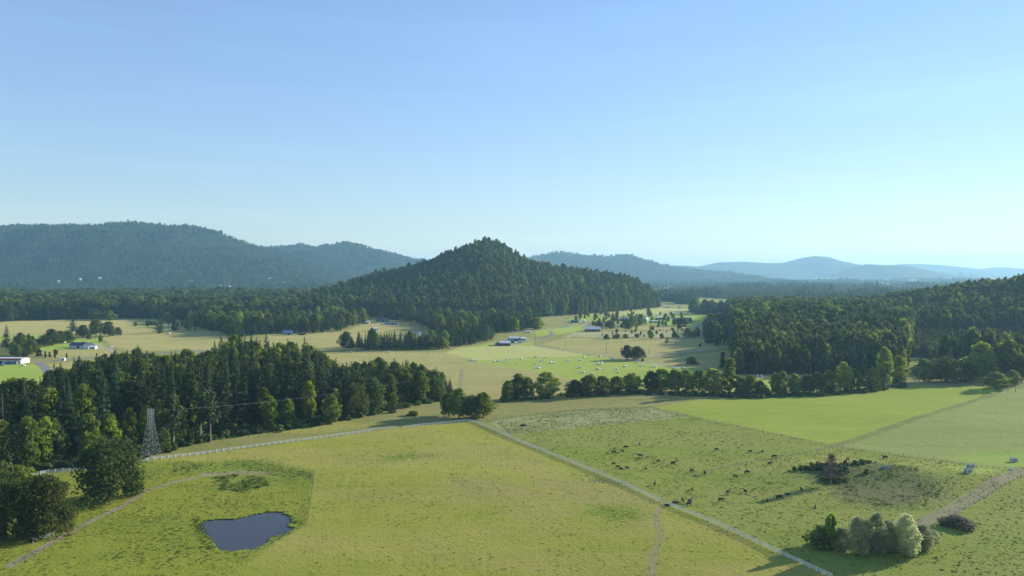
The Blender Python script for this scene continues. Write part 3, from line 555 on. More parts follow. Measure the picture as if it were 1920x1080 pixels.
# named trees, read off the photograph: foot x, foot y, top y, width
for a in [
 (205,936,822,122,'great_oak','huge round dark oak standing alone inside the white fence left of the pond'),
 (84,1004,888,98,'great_oak','dark oak at the lower left above the short white rail fence'),
 (8,1012,900,100,'great_oak','big dark oak cut by the left edge at the bottom of the picture'),
 (-40,960,850,90,'oak','oak mostly outside the left edge of the picture'),
 (30,930,870,60,'broadleaf','smaller dark tree behind the two oaks in the lower left corner'),
 (841,780,737,32,'oak','leftmost oak of the small grove at the white fence corner'),
 (861,784,726,34,'broadleaf','tallest tree of the small grove at the white fence corner'),
 (884,785,741,32,'oak','dark oak third from the left in the grove at the white fence corner'),
 (906,783,734,34,'broadleaf','rounded green tree at the right end of the grove at the fence corner'),
 (774,779,770,24,'bush','low bush in the grass strip between the wood and the corner grove'),
 (735,774,768,18,'bush','low green bush on the grass in front of the round-topped woodland end'),
 (622,795,736,32,'cottonwood','bright green leafy tree on the front edge of the left wood'),
 (508,806,740,26,'cottonwood','olive tree with a bare lower stem at the wood edge behind the white fence'),
 (540,802,745,26,'broadleaf','leafy tree beside the olive bare-stemmed one on the wood edge'),
 (325,838,690,38,'tall_fir','tall fir with a bare pale lower trunk right of the lattice pylon'),
 (376,829,690,30,'tall_fir','thin long-trunked fir at the wood edge, nearer the pylon of two'),
 (395,829,685,32,'tall_fir','thin long-trunked fir at the wood edge, farther from the pylon of two'),
 (306,850,800,26,'broadleaf','small leafy tree close beside the right foot of the lattice pylon'),
 (166,850,795,34,'cottonwood','light green tree just above the huge round oak'),
 (1558,908,852,40,'bare','leafless tree with a pale trunk on the brushy knoll'),
 (1578,1030,986,60,'willow','silvery willow, leftmost of the clump at the bottom edge'),
 (1610,1040,964,54,'willow','silvery willow, second from left in the clump at the bottom edge'),
 (1642,1040,957,46,'willow','silvery willow, tallest in the middle of the clump at the bottom edge'),
 (1668,1034,973,66,'willow','silvery willow just right of the tallest in the bottom clump'),
 (1700,1042,960,56,'willow','silvery willow, second from right in the clump at the bottom edge'),
 (1728,1030,980,58,'willow','silvery willow, right-hand one of the clump at the bottom edge'),
 (1540,1026,985,60,'bush','dark green small tree left of the silvery willows'),
 (1560,1030,963,30,'bush','dark narrow shrub rising at the left end of the willow clump'),
 (1565,1018,990,40,'willow','low pale scrub at the left foot of the willow clump'),
 (1625,1014,986,44,'willow','low pale scrub before the second willow from the left'),
 (1685,1016,988,44,'willow','low pale scrub between the two right-hand willow tops'),
 (1748,1016,992,36,'willow','low pale scrub at the right foot of the willow clump'),
 (1792,987,968,64,'bramble','reddish-brown bramble patch on the grass right of the willows'),
 (1728,1012,985,44,'bramble','reddish-brown bramble against the right side of the silvery willows'),
 # hedgerow in front of the bale field
 (952,751,712,24,'cottonwood','first hedgerow tree right of the corner grove'),
 (972,748,698,32,'cottonwood','tall tree in the left pair of the hedgerow, nearest the corner grove'),
 (990,748,705,22,'broadleaf','narrow tree tucked against the left hedgerow clump'),
 (1024,744,695,46,'cottonwood','wide bright-edged tree standing apart in the left hedgerow'),
 (1078,743,711,28,'broadleaf','small round tree left of the middle hedgerow clump'),
 (1104,743,702,36,'cottonwood','rounded tree leading the middle hedgerow clump'),
 (1130,740,703,30,'broadleaf','second tree of the middle hedgerow clump'),
 (1156,738,704,30,'cottonwood','third tree of the middle hedgerow clump'),
 (1184,735,698,34,'cottonwood','last tree of the middle hedgerow clump beside its gap'),
 (1221,734,695,26,'broadleaf','sloping left-hand tree of the right hedgerow row'),
 (1240,734,690,38,'cottonwood','broad second tree of the right hedgerow row'),
 (1265,734,691,28,'cottonwood','third tree of the right hedgerow row'),
 (1288,734,690,30,'cottonwood','fourth tree of the right hedgerow row, with a bare double trunk'),
 (1310,735,692,26,'broadleaf','dark fifth tree of the right hedgerow row'),
 (1338,738,689,44,'cottonwood','full round tree just left of the pale tall poplar'),
 (1369,740,667,28,'poplar','pale tall poplar rising above the hedgerow'),
 (1387,740,706,26,'cottonwood','low tree just right of the pale tall poplar'),
 (1407,740,703,28,'cottonwood','round light tree second right of the pale tall poplar'),
 (1425,741,712,18,'broadleaf','small end tree of the hedgerow before the gap with the shaded bales'),
 (1436,741,726,16,'bush','bush in the hedgerow gap with the shaded bales'),
 (1454,740,697,20,'cottonwood','first tree right of the hedgerow gap with the shaded bales'),
 (1468,739,694,20,'cottonwood','brownish-topped tree second right of the hedgerow gap'),
 (1489,739,699,24,'cottonwood','third tree right of the hedgerow gap'),
 (1512,738,701,26,'broadleaf','fourth tree right of the hedgerow gap'),
 (1532,737,696,28,'broadleaf','fifth tree right of the hedgerow gap'),
 (1556,736,692,30,'cottonwood','sixth tree right of the hedgerow gap'),
 (1582,734,676,28,'cottonwood','taller tree with a light top in the right hedgerow'),
 (1602,733,690,28,'broadleaf','dark tree below the lighter top in the right hedgerow'),
 (1622,731,668,28,'fir','dark pointed tree in the right hedgerow'),
 (1638,730,688,24,'cottonwood','low front tree beside the pointed one in the right hedgerow'),
 (1658,728,647,28,'cottonwood','tallest yellow-green tree of the right hedgerow'),
 (1686,723,664,30,'cottonwood','yellow-green tree ending the right hedgerow at the clearing'),
 (1733,717,671,34,'broadleaf','lone tree with a lit right side beyond the bright pasture'),
 (1773,717,668,54,'oak','wide dark oak beyond the far corner of the bright pasture'),
 (1812,716,680,36,'oak','dark tree between the wide oak and the tall ones at far right'),
 (1842,712,640,46,'broadleaf','tall spreading tree above the farm track at far right'),
 (1893,712,634,50,'broadleaf','tallest spreading tree near the right edge of the picture'),
 (1868,730,696,36,'broadleaf','low round tree beside the farm track at far right'),
 (1899,723,693,26,'cottonwood','light green small tree beside the farm track at far right'),
 (1915,716,668,30,'broadleaf','tree against the right edge behind the farm track'),
 # beyond the bale field
 (1176,673,647,21,'oak','left one of two round trees beside the farm lane past the bales'),
 (1195,674,649,25,'oak','right one of two round trees beside the farm lane past the bales'),
 (1297,683,669,25,'bush','wide dense dark bush on the tan strip behind the hedgerow'),
 (1205,677,672,7,'bush','tiny dark shrub just right of the two round lane trees'),
 (1355,690,658,16,'cypress','dark pointed tree at the foot of the right-hand hill'),
 (1250,644,630,9,'fir','small lone fir in the shaded grass before the right-hand hill'),
 (1313,650,643,6,'bush','tiny lone bush at the left toe of the right-hand hill'),
 (1343,616,588,9,'cypress','narrow dark cypress rising from the trees left of the right-hand hill'),
 (1327,612,596,17,'oak','small round tree alone on the green left of the narrow cypress'),
 (1277,611,596,23,'oak','wide tree in front of the red barn'),
 (1262,597,587,7,'broadleaf','small dark tree left of the red barn'),
 (1148,603,581,12,'fir','dark pointed fir, left of a pair among the farm houses'),
 (1156,602,579,12,'fir','dark pointed fir, right of a pair among the farm houses'),
 (1124,616,602,13,'oak','round dark tree at the right end of the big silver-roofed barn'),
 (1143,616,600,17,'broadleaf','round light tree second right of the big silver-roofed barn'),
 (1178,618,603,13,'broadleaf','dark bushy tree in the middle of the farm houses'),
 (1186,612,590,16,'broadleaf','taller leafy tree in the middle of the farm houses'),
 (1202,610,588,15,'broadleaf','bluish leafy tree left of the low farm sheds'),
 (1216,587,563,10,'fir','lone tall narrow fir on the far green rise'),
 (1183,585,574,7,'fir','small lone fir on the far tan rise'),
 (1202,582,573,5,'fir','faint small fir between the two lone firs of the far rise'),
 (1192,566,560,6,'broadleaf','faint small tree above the far tan rise'),
 (1224,620,610,6,'poplar','thin young tree on the tan strip below the farm sheds'),
 (1137,636,626,11,'bush','leftmost bush of the bushy row beyond the tan hayfield'),
 (1156,634,625,14,'bush','second bush of the bushy row beyond the tan hayfield'),
 (1173,634,626,12,'bush','third bush of the bushy row beyond the tan hayfield'),
 (1195,633,625,8,'bush','small round bush in the bushy row beyond the tan hayfield'),
 (1221,636,620,9,'broadleaf','upright young tree in the bushy row beyond the tan hayfield'),
 (1241,635,625,9,'bush','bush right of the upright young tree in the bushy row'),
 (1266,633,622,15,'bush','wide dark bush in the right half of the bushy row'),
 (1290,633,614,14,'broadleaf','tallest leafy tree of the bushy row beyond the tan hayfield'),
 (1301,633,619,12,'broadleaf','dark tree just right of the tallest one in the bushy row'),
 (1308,629,612,7,'poplar','thin upright tree ending the bushy row'),
 (976,620,581,20,'fir','pointed tree taller than its neighbours behind the farm yard'),
 (988,618,590,18,'broadleaf','round tree leaning on the pointed one behind the farm yard'),
 (962,623,594,22,'broadleaf','dark leafy tree left of the pointed one behind the farm yard'),
 (1007,618,594,24,'cottonwood','light round tree right of the pointed one behind the farm yard'),
 (648,656,622,24,'oak','lone oak left of the tree belt on the tan field edge'),
 (672,656,621,18,'fir','pointed fir second in the tree belt after the lone oak'),
 (660,654,636,8,'broadleaf','small slim tree between lone oak and pointed fir'),
 (830,654,632,20,'broadleaf','round tree at the right end of the belt beside twin poles'),
 # left farmland
 (12,656,608,20,'fir','tall ragged fir above the red-roofed building at far left'),
 (32,668,645,20,'broadleaf','bushy tree behind the red-roofed building'),
 (42,656,626,18,'broadleaf','dark tree right of the tall ragged fir at far left'),
 (57,664,636,20,'broadleaf','leafy tree near the right end of the red-roofed building'),
 (73,668,654,12,'bush','bush beside the paved yard of the red-roofed building'),
 (84,650,628,24,'oak','leftmost of the oak group behind the white farmhouse'),
 (98,648,617,26,'oak','biggest oak of the group behind the white farmhouse'),
 (113,645,619,18,'broadleaf','brownish middle tree of the oak group behind the white farmhouse'),
 (126,643,620,22,'oak','rightmost of the oak group behind the white farmhouse'),
 (137,622,585,17,'fir','tall narrow fir on the tan field beyond the farmhouse'),
 (155,633,609,20,'oak','dark round tree above the white farmhouse'),
 (180,630,599,24,'oak','large oak right of the farmhouse, with light showing under it'),
 (204,631,602,21,'oak','dark oak second right of the farmhouse'),
 (221,629,613,12,'broadleaf','small tree at the right end of the row above the farmhouse'),
 (167,636,625,12,'bush','bush below the gap in the row above the farmhouse'),
 (188,642,627,9,'poplar','thin tree beside the farmhouse driveway'),
 (300,625,588,18,'fir','dark tall tree between the two tan fields'),
 (327,622,598,14,'fir','lesser dark tree between the two tan fields'),
 (352,620,585,20,'fir','pointed tree near the right end of the far tan field'),
 (283,610,600,24,'bush','pale bushes on the far tan field'),
 (314,607,584,15,'broadleaf','pale green round tree at the edge of the far belt'),
 (178,600,578,18,'broadleaf','light tree in front of the dark belt at left'),
 (205,600,582,26,'bush','pale bush in front of the dark belt at left'),
 (104,666,654,10,'poplar','lollipop-shaped small tree in the tan yard strip'),
 (85,670,657,6,'cypress','first of the three little cone trees by the paved road'),
 (93,670,659,7,'cypress','second of the three little cone trees by the paved road'),
 (103,671,662,6,'cypress','third of the three little cone trees by the paved road'),
 (125,671,661,5,'cypress','little cone tree beside the small white shed'),
]: hand(*a)
def scatter(poly, sp, jitter=.42, world=False):
    P = np.asarray(poly) if world else GP(poly)
    x0, y0 = P.min(0); x1, y1 = P.max(0)
    gx, gy = np.meshgrid(np.arange(x0, x1, sp), np.arange(y0, y1, sp)); gx = gx + (np.arange(gx.shape[0]) % 2)[:, None] * sp / 2
    x = (gx + rng.uniform(-jitter, jitter, gx.shape) * sp).ravel(); y = (gy + rng.uniform(-jitter, jitter, gy.shape) * sp).ravel()
    k = inpoly(x, y, P); x, y = x[k], y[k]
    vis = (np.abs(x) < y * .70 + 60)
    return x[vis], y[vis]
def near_hand(x, y, r=5):
    hx = np.array([t['x'] for t in T if t['zone'] == 'hand']); hy = np.array([t['y'] for t in T if t['zone'] == 'hand'])
    return (np.hypot(x[:, None] - hx, y[:, None] - hy) < r).any(1)
SKY = [(-500,695),(-200,700),(0,716),(30,700),(50,712),(75,708),(90,690),(108,668),(125,690),(145,655),(160,676),(185,662),(200,667),(225,655),(250,667),(264,634),(276,655),(300,664),(350,655),(385,660),(415,632),(432,612),(447,616),(465,609),(482,622),(500,618),(520,642),(550,632),(575,632),(595,648),(612,668),(645,680),(690,676),(700,663),(715,672),(735,668),(745,676),(765,671),(790,684),(812,680),(840,705),(855,713),(870,735)]
sx_, sy_ = zip(*SKY)
LW = [(-500,910),(0,893),(90,878),(145,870),(215,858),(262,848),(330,832),(400,818),(500,801),(600,792),(690,780),(735,763),(800,756),(852,741),(846,722),(760,719),(650,721),(560,721),(480,720),(420,726),(300,733),(180,745),(100,763),(0,772),(-500,790)]
x, y = scatter(LW, 8.0); z = H(x, y); k = ~near_hand(x, y, 6); x, y, z = x[k], y[k], z[k]
bx, by = PX(x, y, z)
for i in range(len(x)):
    lim = (by[i] - np.interp(bx[i], sx_, sy_)) / F_PX * y[i]
    r = rng.random(); conif = rng.random() < np.interp(bx[i], [0, 250, 560, 640, 690, 760, 850], [.62, .72, .66, .3, .5, .22, .08])
    front = segdist(np.array([x[i]]), np.array([y[i]]), [tuple(q) for q in GP(LW[:14])])[0]
    if bx[i] < 260 and by[i] > 800: conif = conif and r < .3
    if front < 10 and r < .5: conif = False
    if conif: h = min(lim * rng.uniform(.8, 1.04), rng.uniform(30, 48)); kd = 'fir' if rng.random() < .85 else 'tall_fir'
    else:
        h = min(lim * rng.uniform(.7, 1.0), rng.uniform(16, 27) if front < 35 else rng.uniform(22, 34)); kd = ['broadleaf', 'cottonwood', 'broadleaf', 'oak'][int(rng.integers(4))]
        if front < 25 and bx[i] < 640: kd = 'cottonwood' if rng.random() < .6 else 'broadleaf'
    h = max(h, 9)
    T.append(dict(x=x[i], y=y[i], z=z[i], h=h, w=h * KINDS[kd][1] * rng.uniform(.8, 1.2), kind=kd, zone='left', label=None, group=None))
# belts between the farmland and the central hill
def belt(poly, sp, zone, pc, hc, hb, ck='fir'):
    x, y = scatter(poly, sp); k = ~near_hand(x, y, 7); x, y = x[k], y[k]; z = H(x, y)
    for i in range(len(x)):
        c = rng.random() < pc; h = rng.uniform(*(hc if c else hb)); kd = ck if c else ['broadleaf', 'cottonwood', 'broadleaf', 'oak'][int(rng.integers(4))]
        T.append(dict(x=x[i], y=y[i], z=z[i], h=h, w=h * KINDS[kd][1] * rng.uniform(.85, 1.25), kind=kd, zone=zone, label=None, group=None))
belt([(672,649),(760,647),(815,644),(830,628),(925,626),(922,640),(880,648),(838,653),(760,657),(680,657)], 9.0, 'belt', .12, (17, 25), (14, 21))
belt([(380,618),(500,628),(600,626),(642,622),(690,606),(640,600),(560,598),(380,600)], 13, 'belt2', .3, (20, 30), (15, 26))
belt([(690,601),(900,604),(1000,608),(1020,612),(990,618),(940,626),(860,628),(925,640),(860,636),(820,624),(800,618),(790,610),(765,604)], 11, 'belt3', .15, (22, 32), (18, 30))
belt([(1066,598),(1100,588),(1180,590),(1260,592),(1300,600),(1290,618),(1240,622),(1120,616),(1080,608)], 34, 'farmyards', .2, (10, 16), (6, 12))
belt([(1120,624),(1180,622),(1330,618),(1335,634),(1130,638)], 24, 'scrubrow', .0, (6, 9), (3, 7))
belt([(20,640),(70,640),(70,672),(20,674)], 14, 'leftfarm', .15, (12, 18), (8, 14))
belt([(250,610),(420,606),(430,622),(360,622),(250,614)], 26, 'tanedge', .4, (12, 20), (6, 13))
belt([(355,612),(420,606),(500,629),(440,637),(405,624)], 11, 'belt4', .4, (22, 30), (14, 24))
belt([(1320,618),(1400,600),(1420,640),(1395,649),(1345,652),(1318,645)], 11, 'toe', .15, (20, 28), (13, 22))
belt([(1290,583),(1380,584),(1400,590),(1350,590),(1300,590)], 12, 'village', .35, (22, 32), (15, 24))
# right-hand hill
x, y = scatter([(190, 700), (1250, 700), (1500, 1900), (260, 1900)], 7.6, world=True)
k = right_mask(x, y) & ~inpoly(x, y, CLEAR); x, y = x[k], y[k]; z = H(x, y); bx, by = PX(x, y, z)
PL = GP([(1770,648),(1800,628),(2300,600),(2300,700),(1920,712),(1790,695)])
STAND = vnoise(x / 90, y / 110, 61)
for i in range(len(x)):
    u = x[i] / y[i]
    plant = (u > .50 and 780 < y[i] < 1010 + 60 * fbm(np.array([x[i] / 60]), np.array([1.0]), 4)[0]) or STAND[i] > .78
    if plant: h = rng.uniform(10, 15); kd = 'hill_fir' if rng.random() < .85 else 'oak'
    elif rng.random() < .88: h = rng.uniform(20, 38) * (.8 + .4 * STAND[i]); kd = 'hill_fir'
    else: h = rng.uniform(15, 24); kd = ['broadleaf', 'oak', 'oak'][int(rng.integers(3))]
    T.append(dict(x=x[i], y=y[i], z=z[i], h=h, w=h * KINDS[kd][1] * rng.uniform(.55, .85), kind=kd, zone='right', label=None, group=None))
# central hill
x, y = scatter([(-560, 1480), (470, 1480), (470, 2330), (-560, 2330)], 9.4, world=True)
k = h_hill(x, y) > 1.2; x, y = x[k], y[k]; z = H(x, y)
for i in range(len(x)):
    c = rng.random() < .95; h = rng.uniform(22, 38) * (1.2 if rng.random() < .18 else 1) if c else rng.uniform(15, 24); kd = 'hill_fir' if c else 'oak'
    T.append(dict(x=x[i], y=y[i], z=z[i], h=h, w=h * KINDS[kd][1] * rng.uniform(.52, .78), kind=kd, zone='hill', label=None, group=None))
# far-left belt and flat wood beyond it
bp_ = [(-400,607),(-200,606),(0,604),(60,601),(130,599),(210,597),(270,598),(330,600),(380,606),(500,604),(640,600),(640,562),(-400,562)]
x, y = scatter(bp_, 9.5); k = (h_hill(x, y) <= 1.2) & ~near_hand(x, y, 8); x, y = x[k], y[k]; z = H(x, y)
for i in range(len(x)):
    c = rng.random() < .45; h = (rng.uniform(24, 40) if c else rng.uniform(15, 31)) * (.75 + .5 * vnoise(x[i] / 45, y[i] / 60, 66)); kd = 'fir' if c else ['broadleaf', 'oak', 'oak'][int(rng.integers(3))]
    T.append(dict(x=x[i], y=y[i], z=z[i], h=h, w=h * KINDS[kd][1] * rng.uniform(.9, 1.3), kind=kd, zone='farleft', label=None, group=None))
# ---- which trees show: walk from near to far, keeping a skyline per picture column
for t in T:
    if 'px' not in t: t['px'], t['by'] = [float(q) for q in PX(t['x'], t['y'], t['z'])]; _, t['ty'] = [float(q) for q in PX(t['x'], t['y'], t['z'] + t['h'])]
order = sorted(range(len(T)), key=lambda i: T[i]['y']); line_ = np.full(2400, 1080.0)
for i in order:
    t = T[i]; hw = max(1, t['w'] / t['y'] * F_PX / 2); a = int(t['px'] - hw) + 200; b = int(t['px'] + hw) + 201
    if b <= 200 or a >= 2120: t['vis'] = 0; continue
    a = max(a, 200); b = min(b, 2120); c = np.arange(a, b) + .5 - 200 - t['px']; e = 1 - np.abs(c) / hw
    if t['kind'] not in CONIF: e = np.sqrt(np.clip(1 - (c / hw) ** 2, 0, 1))
    top = t['ty'] + (t['by'] - t['ty']) * (1 - np.clip(e, 0, 1)); s = line_[a:b]
    t['vis'] = float(np.clip(np.minimum(s, t['by']) - top, 0, None).sum())
    if t['zone'] != 'hand': line_[a:b] = np.minimum(s, top + .15 * (t['by'] - top))
FORCE = ('farmyards', 'scrubrow', 'leftfarm', 'tanedge')
cc = sorted([t for t in T if t['kind'] in CONIF and t['zone'] not in ('hand',) + FORCE], key=lambda t: -t['vis'])
bb = sorted([t for t in T if t['kind'] not in CONIF and t['zone'] not in ('hand',) + FORCE], key=lambda t: -t['vis'])
nch = sum(1 for t in T if t['zone'] in ('hand',) + FORCE and t['kind'] in CONIF); nbh = sum(1 for t in T if t['zone'] in ('hand',) + FORCE and t['kind'] not in CONIF)
for t in cc[:300 - nch] + bb[:300 - nbh]:
    if t['vis'] > 4: t['ind'] = 1
for t in T:
    if t['zone'] in ('hand',) + FORCE: t['ind'] = 1
# ---- labels for the trees picked out of a wood: its rank by distance and its place along the rank
ZN = {'farmyards': 'farmyard trees', 'scrubrow': 'scrubby row', 'leftfarm': 'far left farm', 'tanedge': 'far tan field', 'left': 'left-hand wood', 'belt': 'belt between tan fields', 'belt2': 'belt left of the central hill', 'belt3': 'belt below the central hill', 'belt4': 'clump beside the tan fields', 'toe': 'clump by the right-hand hill', 'village': 'clump behind the red barn', 'right': 'right-hand hill forest', 'hill': 'central hill forest', 'farleft': 'far belt below the mountain'}
RK = ['front', 'second', 'third', 'fourth', 'rearmost']
def ordn(n): return f"{n}{'th' if 10 <= n % 100 <= 20 else {1: 'st', 2: 'nd', 3: 'rd'}.get(n % 10, 'th')}"
WD = {'hill_fir': 'dark pointed fir', 'fir': 'dark pointed fir', 'tall_fir': 'thin bare-stemmed fir', 'oak': 'dark round oak', 'broadleaf': 'round leafy tree', 'cottonwood': 'lighter upright leafy tree'}
for zn, zt in ZN.items():
    L = sorted([t for t in T if t.get('ind') and t['zone'] == zn], key=lambda t: t['y'])
    nr_ = max(1, min(5, len(L) // 12))
    for r in range(nr_):
        row = L[len(L) * r // nr_: len(L) * (r + 1) // nr_]
        for kd in sorted(set(t['kind'] for t in row)):
            sub = sorted([t for t in row if t['kind'] == kd], key=lambda t: t['px'])
            for j, t in enumerate(sub):
                t['label'] = f"{WD[kd]}, {ordn(j + 1)} from left in the {RK[r] + ' rank of the ' if nr_ > 1 else ''}{zt}"
                t['group'] = f"{'firs' if kd in CONIF else 'leafy trees'} of the {zt}"
# ---- build them
SRC = {}
def bare_tree():
    rg = random.Random(5); m = MB(); m2 = MB()
    m.tube([(0, 0, -.02), (.01, 0, .15), (-.01, .01, .4), (.01, 0, .7), (0, 0, .97)], [.022, .017, .012, .007, .002], 6)
    for i in range(120):
        z = rg.uniform(.14, .95); th = rg.uniform(0, 6.28); L = rg.uniform(.10, .40) * (1.1 - z) ** .6
        e = Vector((L * math.cos(th), L * math.sin(th), z + L * rg.uniform(-.1, .7)))
        a = Vector((0, 0, z)); m2.bar(a, e, .007, 3, .003)
        for j in range(9):
            p = a.lerp(e, rg.uniform(.3, 1)); m2.bar(p, p + Vector((rg.uniform(-1, 1), rg.uniform(-1, 1), rg.uniform(-.3, 1))) * .09, .004, 3, .002)
    return m.me('trunk', B_PALE, True), m2.me('branches', plain('twigs', (.16, .12, .095), .9), False)
nt_ = 0
for t in T:
    if not t.get('ind'): continue
    if t['kind'] == 'bare':
        tr, br = bare_tree(); o = thing('bare_tree', t['label'], 'tree', (t['x'], t['y'], t['z']))
        o.scale = (t['h'],) * 3; ob('trunk', tr, o); ob('branches', br, o); continue
    vs, nw_ = KINDS[t['kind']]; vi = nt_ % len(vs); nt_ += 1; cm, tm = vs[vi]
    o = thing(NAMES[t['kind']], t['label'], CATS.get(t['kind'], 'tree'), (t['x'], t['y'], t['z'] - .1), float(rng.uniform(0, 6.28)), t.get('group'))
    sw = t['w'] / nw_; o.scale = (sw, sw, t['h'])
    c_ = ob('crown', cm, o)
    ob('trunk', tm, o)
# ------------------------------------------------------------------ woods too numerous to count: one object each, instanced
def joinmesh(name, parts, mats):
    Vs = []; Fs = []; n = 0; mi = []
    for me, mat4, k in parts:
        v = np.empty(len(me.vertices) * 3, np.float32); me.vertices.foreach_get('co', v); v = v.reshape(-1, 3)
        v = v @ np.array(mat4.to_3x3()).T + np.array(mat4.translation); Vs.append(v)
        q = np.empty(len(me.loops), np.int32); me.loops.foreach_get('vertex_index', q); Fs.append(q.reshape(-1, 4) + n); mi += [k] * (len(q) // 4); n += len(v)
    return mesh(name, np.concatenate(Vs), np.concatenate(Fs), mats, mi)
def group_instancer(name, srcs):
    ng = bpy.data.node_groups.new(name, 'GeometryNodeTree')
    ng.interface.new_socket('Geometry', in_out='INPUT', socket_type='NodeSocketGeometry')
    ng.interface.new_socket('Geometry', in_out='OUTPUT', socket_type='NodeSocketGeometry')
    gi = ng.nodes.new('NodeGroupInput'); go = ng.nodes.new('NodeGroupOutput')
    ip = ng.nodes.new('GeometryNodeInstanceOnPoints'); jn = ng.nodes.new('GeometryNodeJoinGeometry')
    for s in srcs:
        oi = ng.nodes.new('GeometryNodeObjectInfo'); oi.inputs['Object'].default_value = s; oi.inputs['As Instance'].default_value = True
        ng.links.new(oi.outputs['Geometry'], jn.inputs[0])
    def at(nm, tp):
        a = ng.nodes.new('GeometryNodeInputNamedAttribute'); a.data_type = tp; a.inputs['Name'].default_value = nm; return a.outputs['Attribute']
    cx_ = ng.nodes.new('ShaderNodeCombineXYZ'); ng.links.new(at('rz', 'FLOAT'), cx_.inputs['Z'])
    ng.links.new(gi.outputs[0], ip.inputs['Points']); ng.links.new(jn.outputs[0], ip.inputs['Instance'])
    ip.inputs['Pick Instance'].default_value = True
    ng.links.new(at('ix', 'INT'), ip.inputs['Instance Index']); ng.links.new(cx_.outputs[0], ip.inputs['Rotation'])
    ng.links.new(at('sc', 'FLOAT_VECTOR'), ip.inputs['Scale']); ng.links.new(ip.outputs[0], go.inputs[0])
    return ng
def stuff(name, P, rz, sc, ix, srcs, label, cat):
    me = bpy.data.meshes.new(name); P = np.asarray(P, np.float32)
    me.vertices.add(len(P)); me.vertices.foreach_set('co', P.ravel())
    a = me.attributes.new('rz', 'FLOAT', 'POINT'); a.data.foreach_set('value', np.asarray(rz, np.float32))
    a = me.attributes.new('ix', 'INT', 'POINT'); a.data.foreach_set('value', np.asarray(ix, np.int32))
    a = me.attributes.new('sc', 'FLOAT_VECTOR', 'POINT'); a.data.foreach_set('vector', np.asarray(sc, np.float32).ravel())
    o = ob(name, me); md = o.modifiers.new('scatter', 'NODES'); md.node_group = group_instancer(name, srcs)
    return tag(o, label, cat, kind='stuff')
_src = []
def source(me):      # mesh holder read by the scatter nodes, not placed in the scene itself
    o = bpy.data.objects.new(me.name, me); _src.append(o); return o
# lighter copies of the crowns for trees that show small
LOW = {'fir': [source(fir_crown(500 + i, 34, 7, .14, .044, .04, (.35, .7, 1.0), name='fir_low', gap=.2, mat=L_FIR2)) for i in range(5)],
       'leaf': [source(leafy_crown(520 + i, 16, 45, .09, .32, .06, lob=.85, mat=[L_OAK, L_OAK, L_OAK, L_MIX, L_OAK][i], name='leafy_low')) for i in range(5)]}
FULL = {'fir': [source(m[0]) for m in KINDS['fir'][0]], 'leaf': [source(m[0]) for m in KINDS['broadleaf'][0]]}
def wood(name, rows, full, label):
    if not rows: return
    print(name, len(rows))
    lib = FULL if full else LOW; s1, s2 = lib['fir'], lib['leaf']
    P = [(t['x'], t['y'], t['z'] - .2) for t in rows]; ix = []; sc = []
    for t in rows:
        c = t['kind'] in CONIF; ix.append(int(rng.integers(len(s1))) if c else len(s1) + int(rng.integers(len(s2))))
        sw = t['w'] / (.34 if c else .54); sc.append((sw, sw, t['h']))
    stuff(name, P, rng.uniform(0, 6.28, len(P)), sc, ix, s1 + s2, label, 'woodland')
rest = [t for t in T if not t.get('ind')]
wood('woodland', [t for t in rest if t['zone'] == 'left'], True, 'tree tops filling the inside of the left-hand wood behind the white fence')
wood('tree_belt', [t for t in rest if t['zone'] in ('belt', 'belt2', 'belt3', 'belt4')], True, 'leafy belts between the tan fields and the central hill')
wood('village_trees', [t for t in rest if t['zone'] in ('toe', 'village')], False, 'small clumps around the farms left of the right-hand hill')
wood('hill_forest', [t for t in rest if t['zone'] == 'right'], False, 'dense dark fir forest covering the low hill on the right')
wood('cone_hill_forest', [t for t in rest if t['zone'] == 'hill'], False, 'dense dark fir forest covering the cone-shaped central hill')
wood('valley_belt', [t for t in rest if t['zone'] == 'farleft'], False, 'mixed tree belt across the valley below the left mountain')
# far canopy: clumps of several trees
def clump(seed, n, con, dk=.75):
    rg = random.Random(seed); parts = []
    for i in range(n):
        a = rg.uniform(0, 6.28); r = rg.uniform(0, 1) ** .5 * 1.25
        c = rg.random() < con; s = LOWF[rg.randrange(3)] if c else LOWL[rg.randrange(3)]; h = rg.uniform(.75, 1.25)
        q = 1.0
        parts.append((s, Matrix.Translation((r * math.cos(a), r * math.sin(a), 0)) @ Matrix.Rotation(rg.uniform(0, 6), 4, 'Z') @ Matrix.Diagonal((h * q, h * q, h, 1)), 0 if rg.random() < dk else 1))
    return joinmesh('far_clump', parts, [L_FAR, L_FAR2])
L_FAR2 = leaf_mat('far_leafy_canopy', (.06, .10, .03), (.12, .17, .05), .25)
LOWF = [fir_crown(600 + i, 12, 5, .17, .11, .03, (.5, 1.0), mat=L_FAR, name='tiny_fir') for i in range(3)]
LOWL = [leafy_crown(620 + i, 6, 14, .22, .34, .02, mat=L_FAR, name='tiny_leafy') for i in range(3)]
CLF = [source(clump(700 + i, 6, .9)) for i in range(4)]; CLL = [source(clump(720 + i, 6, .3, .3)) for i in range(4)]
def far_points(y0, y1, k, smin, tmax=.72):
    xs = []; ys = []; yy = y0
    while yy < y1:
        s = max(smin, yy / k); n = int(2 * tmax * yy / s); xx = -tmax * yy + (np.arange(n) + rng.uniform(-.45, .45, n)) * s
        xs.append(xx); ys.append(yy + rng.uniform(-.45, .45, n) * s); yy += s * .9
    return np.concatenate(xs), np.concatenate(ys)
x, y = far_points(2050, 9500, 150, 17)
hs = h_ranges(x, y); mxh = np.max(hs, 0); mxh = np.where(y < 3300, 0, mxh)
hill_ = h_hill(x, y); z = H(x, y); bx, by = PX(x, y, z)
ok = (hill_ < .8) & ~right_mask(x, y) & ~((bx < 640) & (y < 2660))
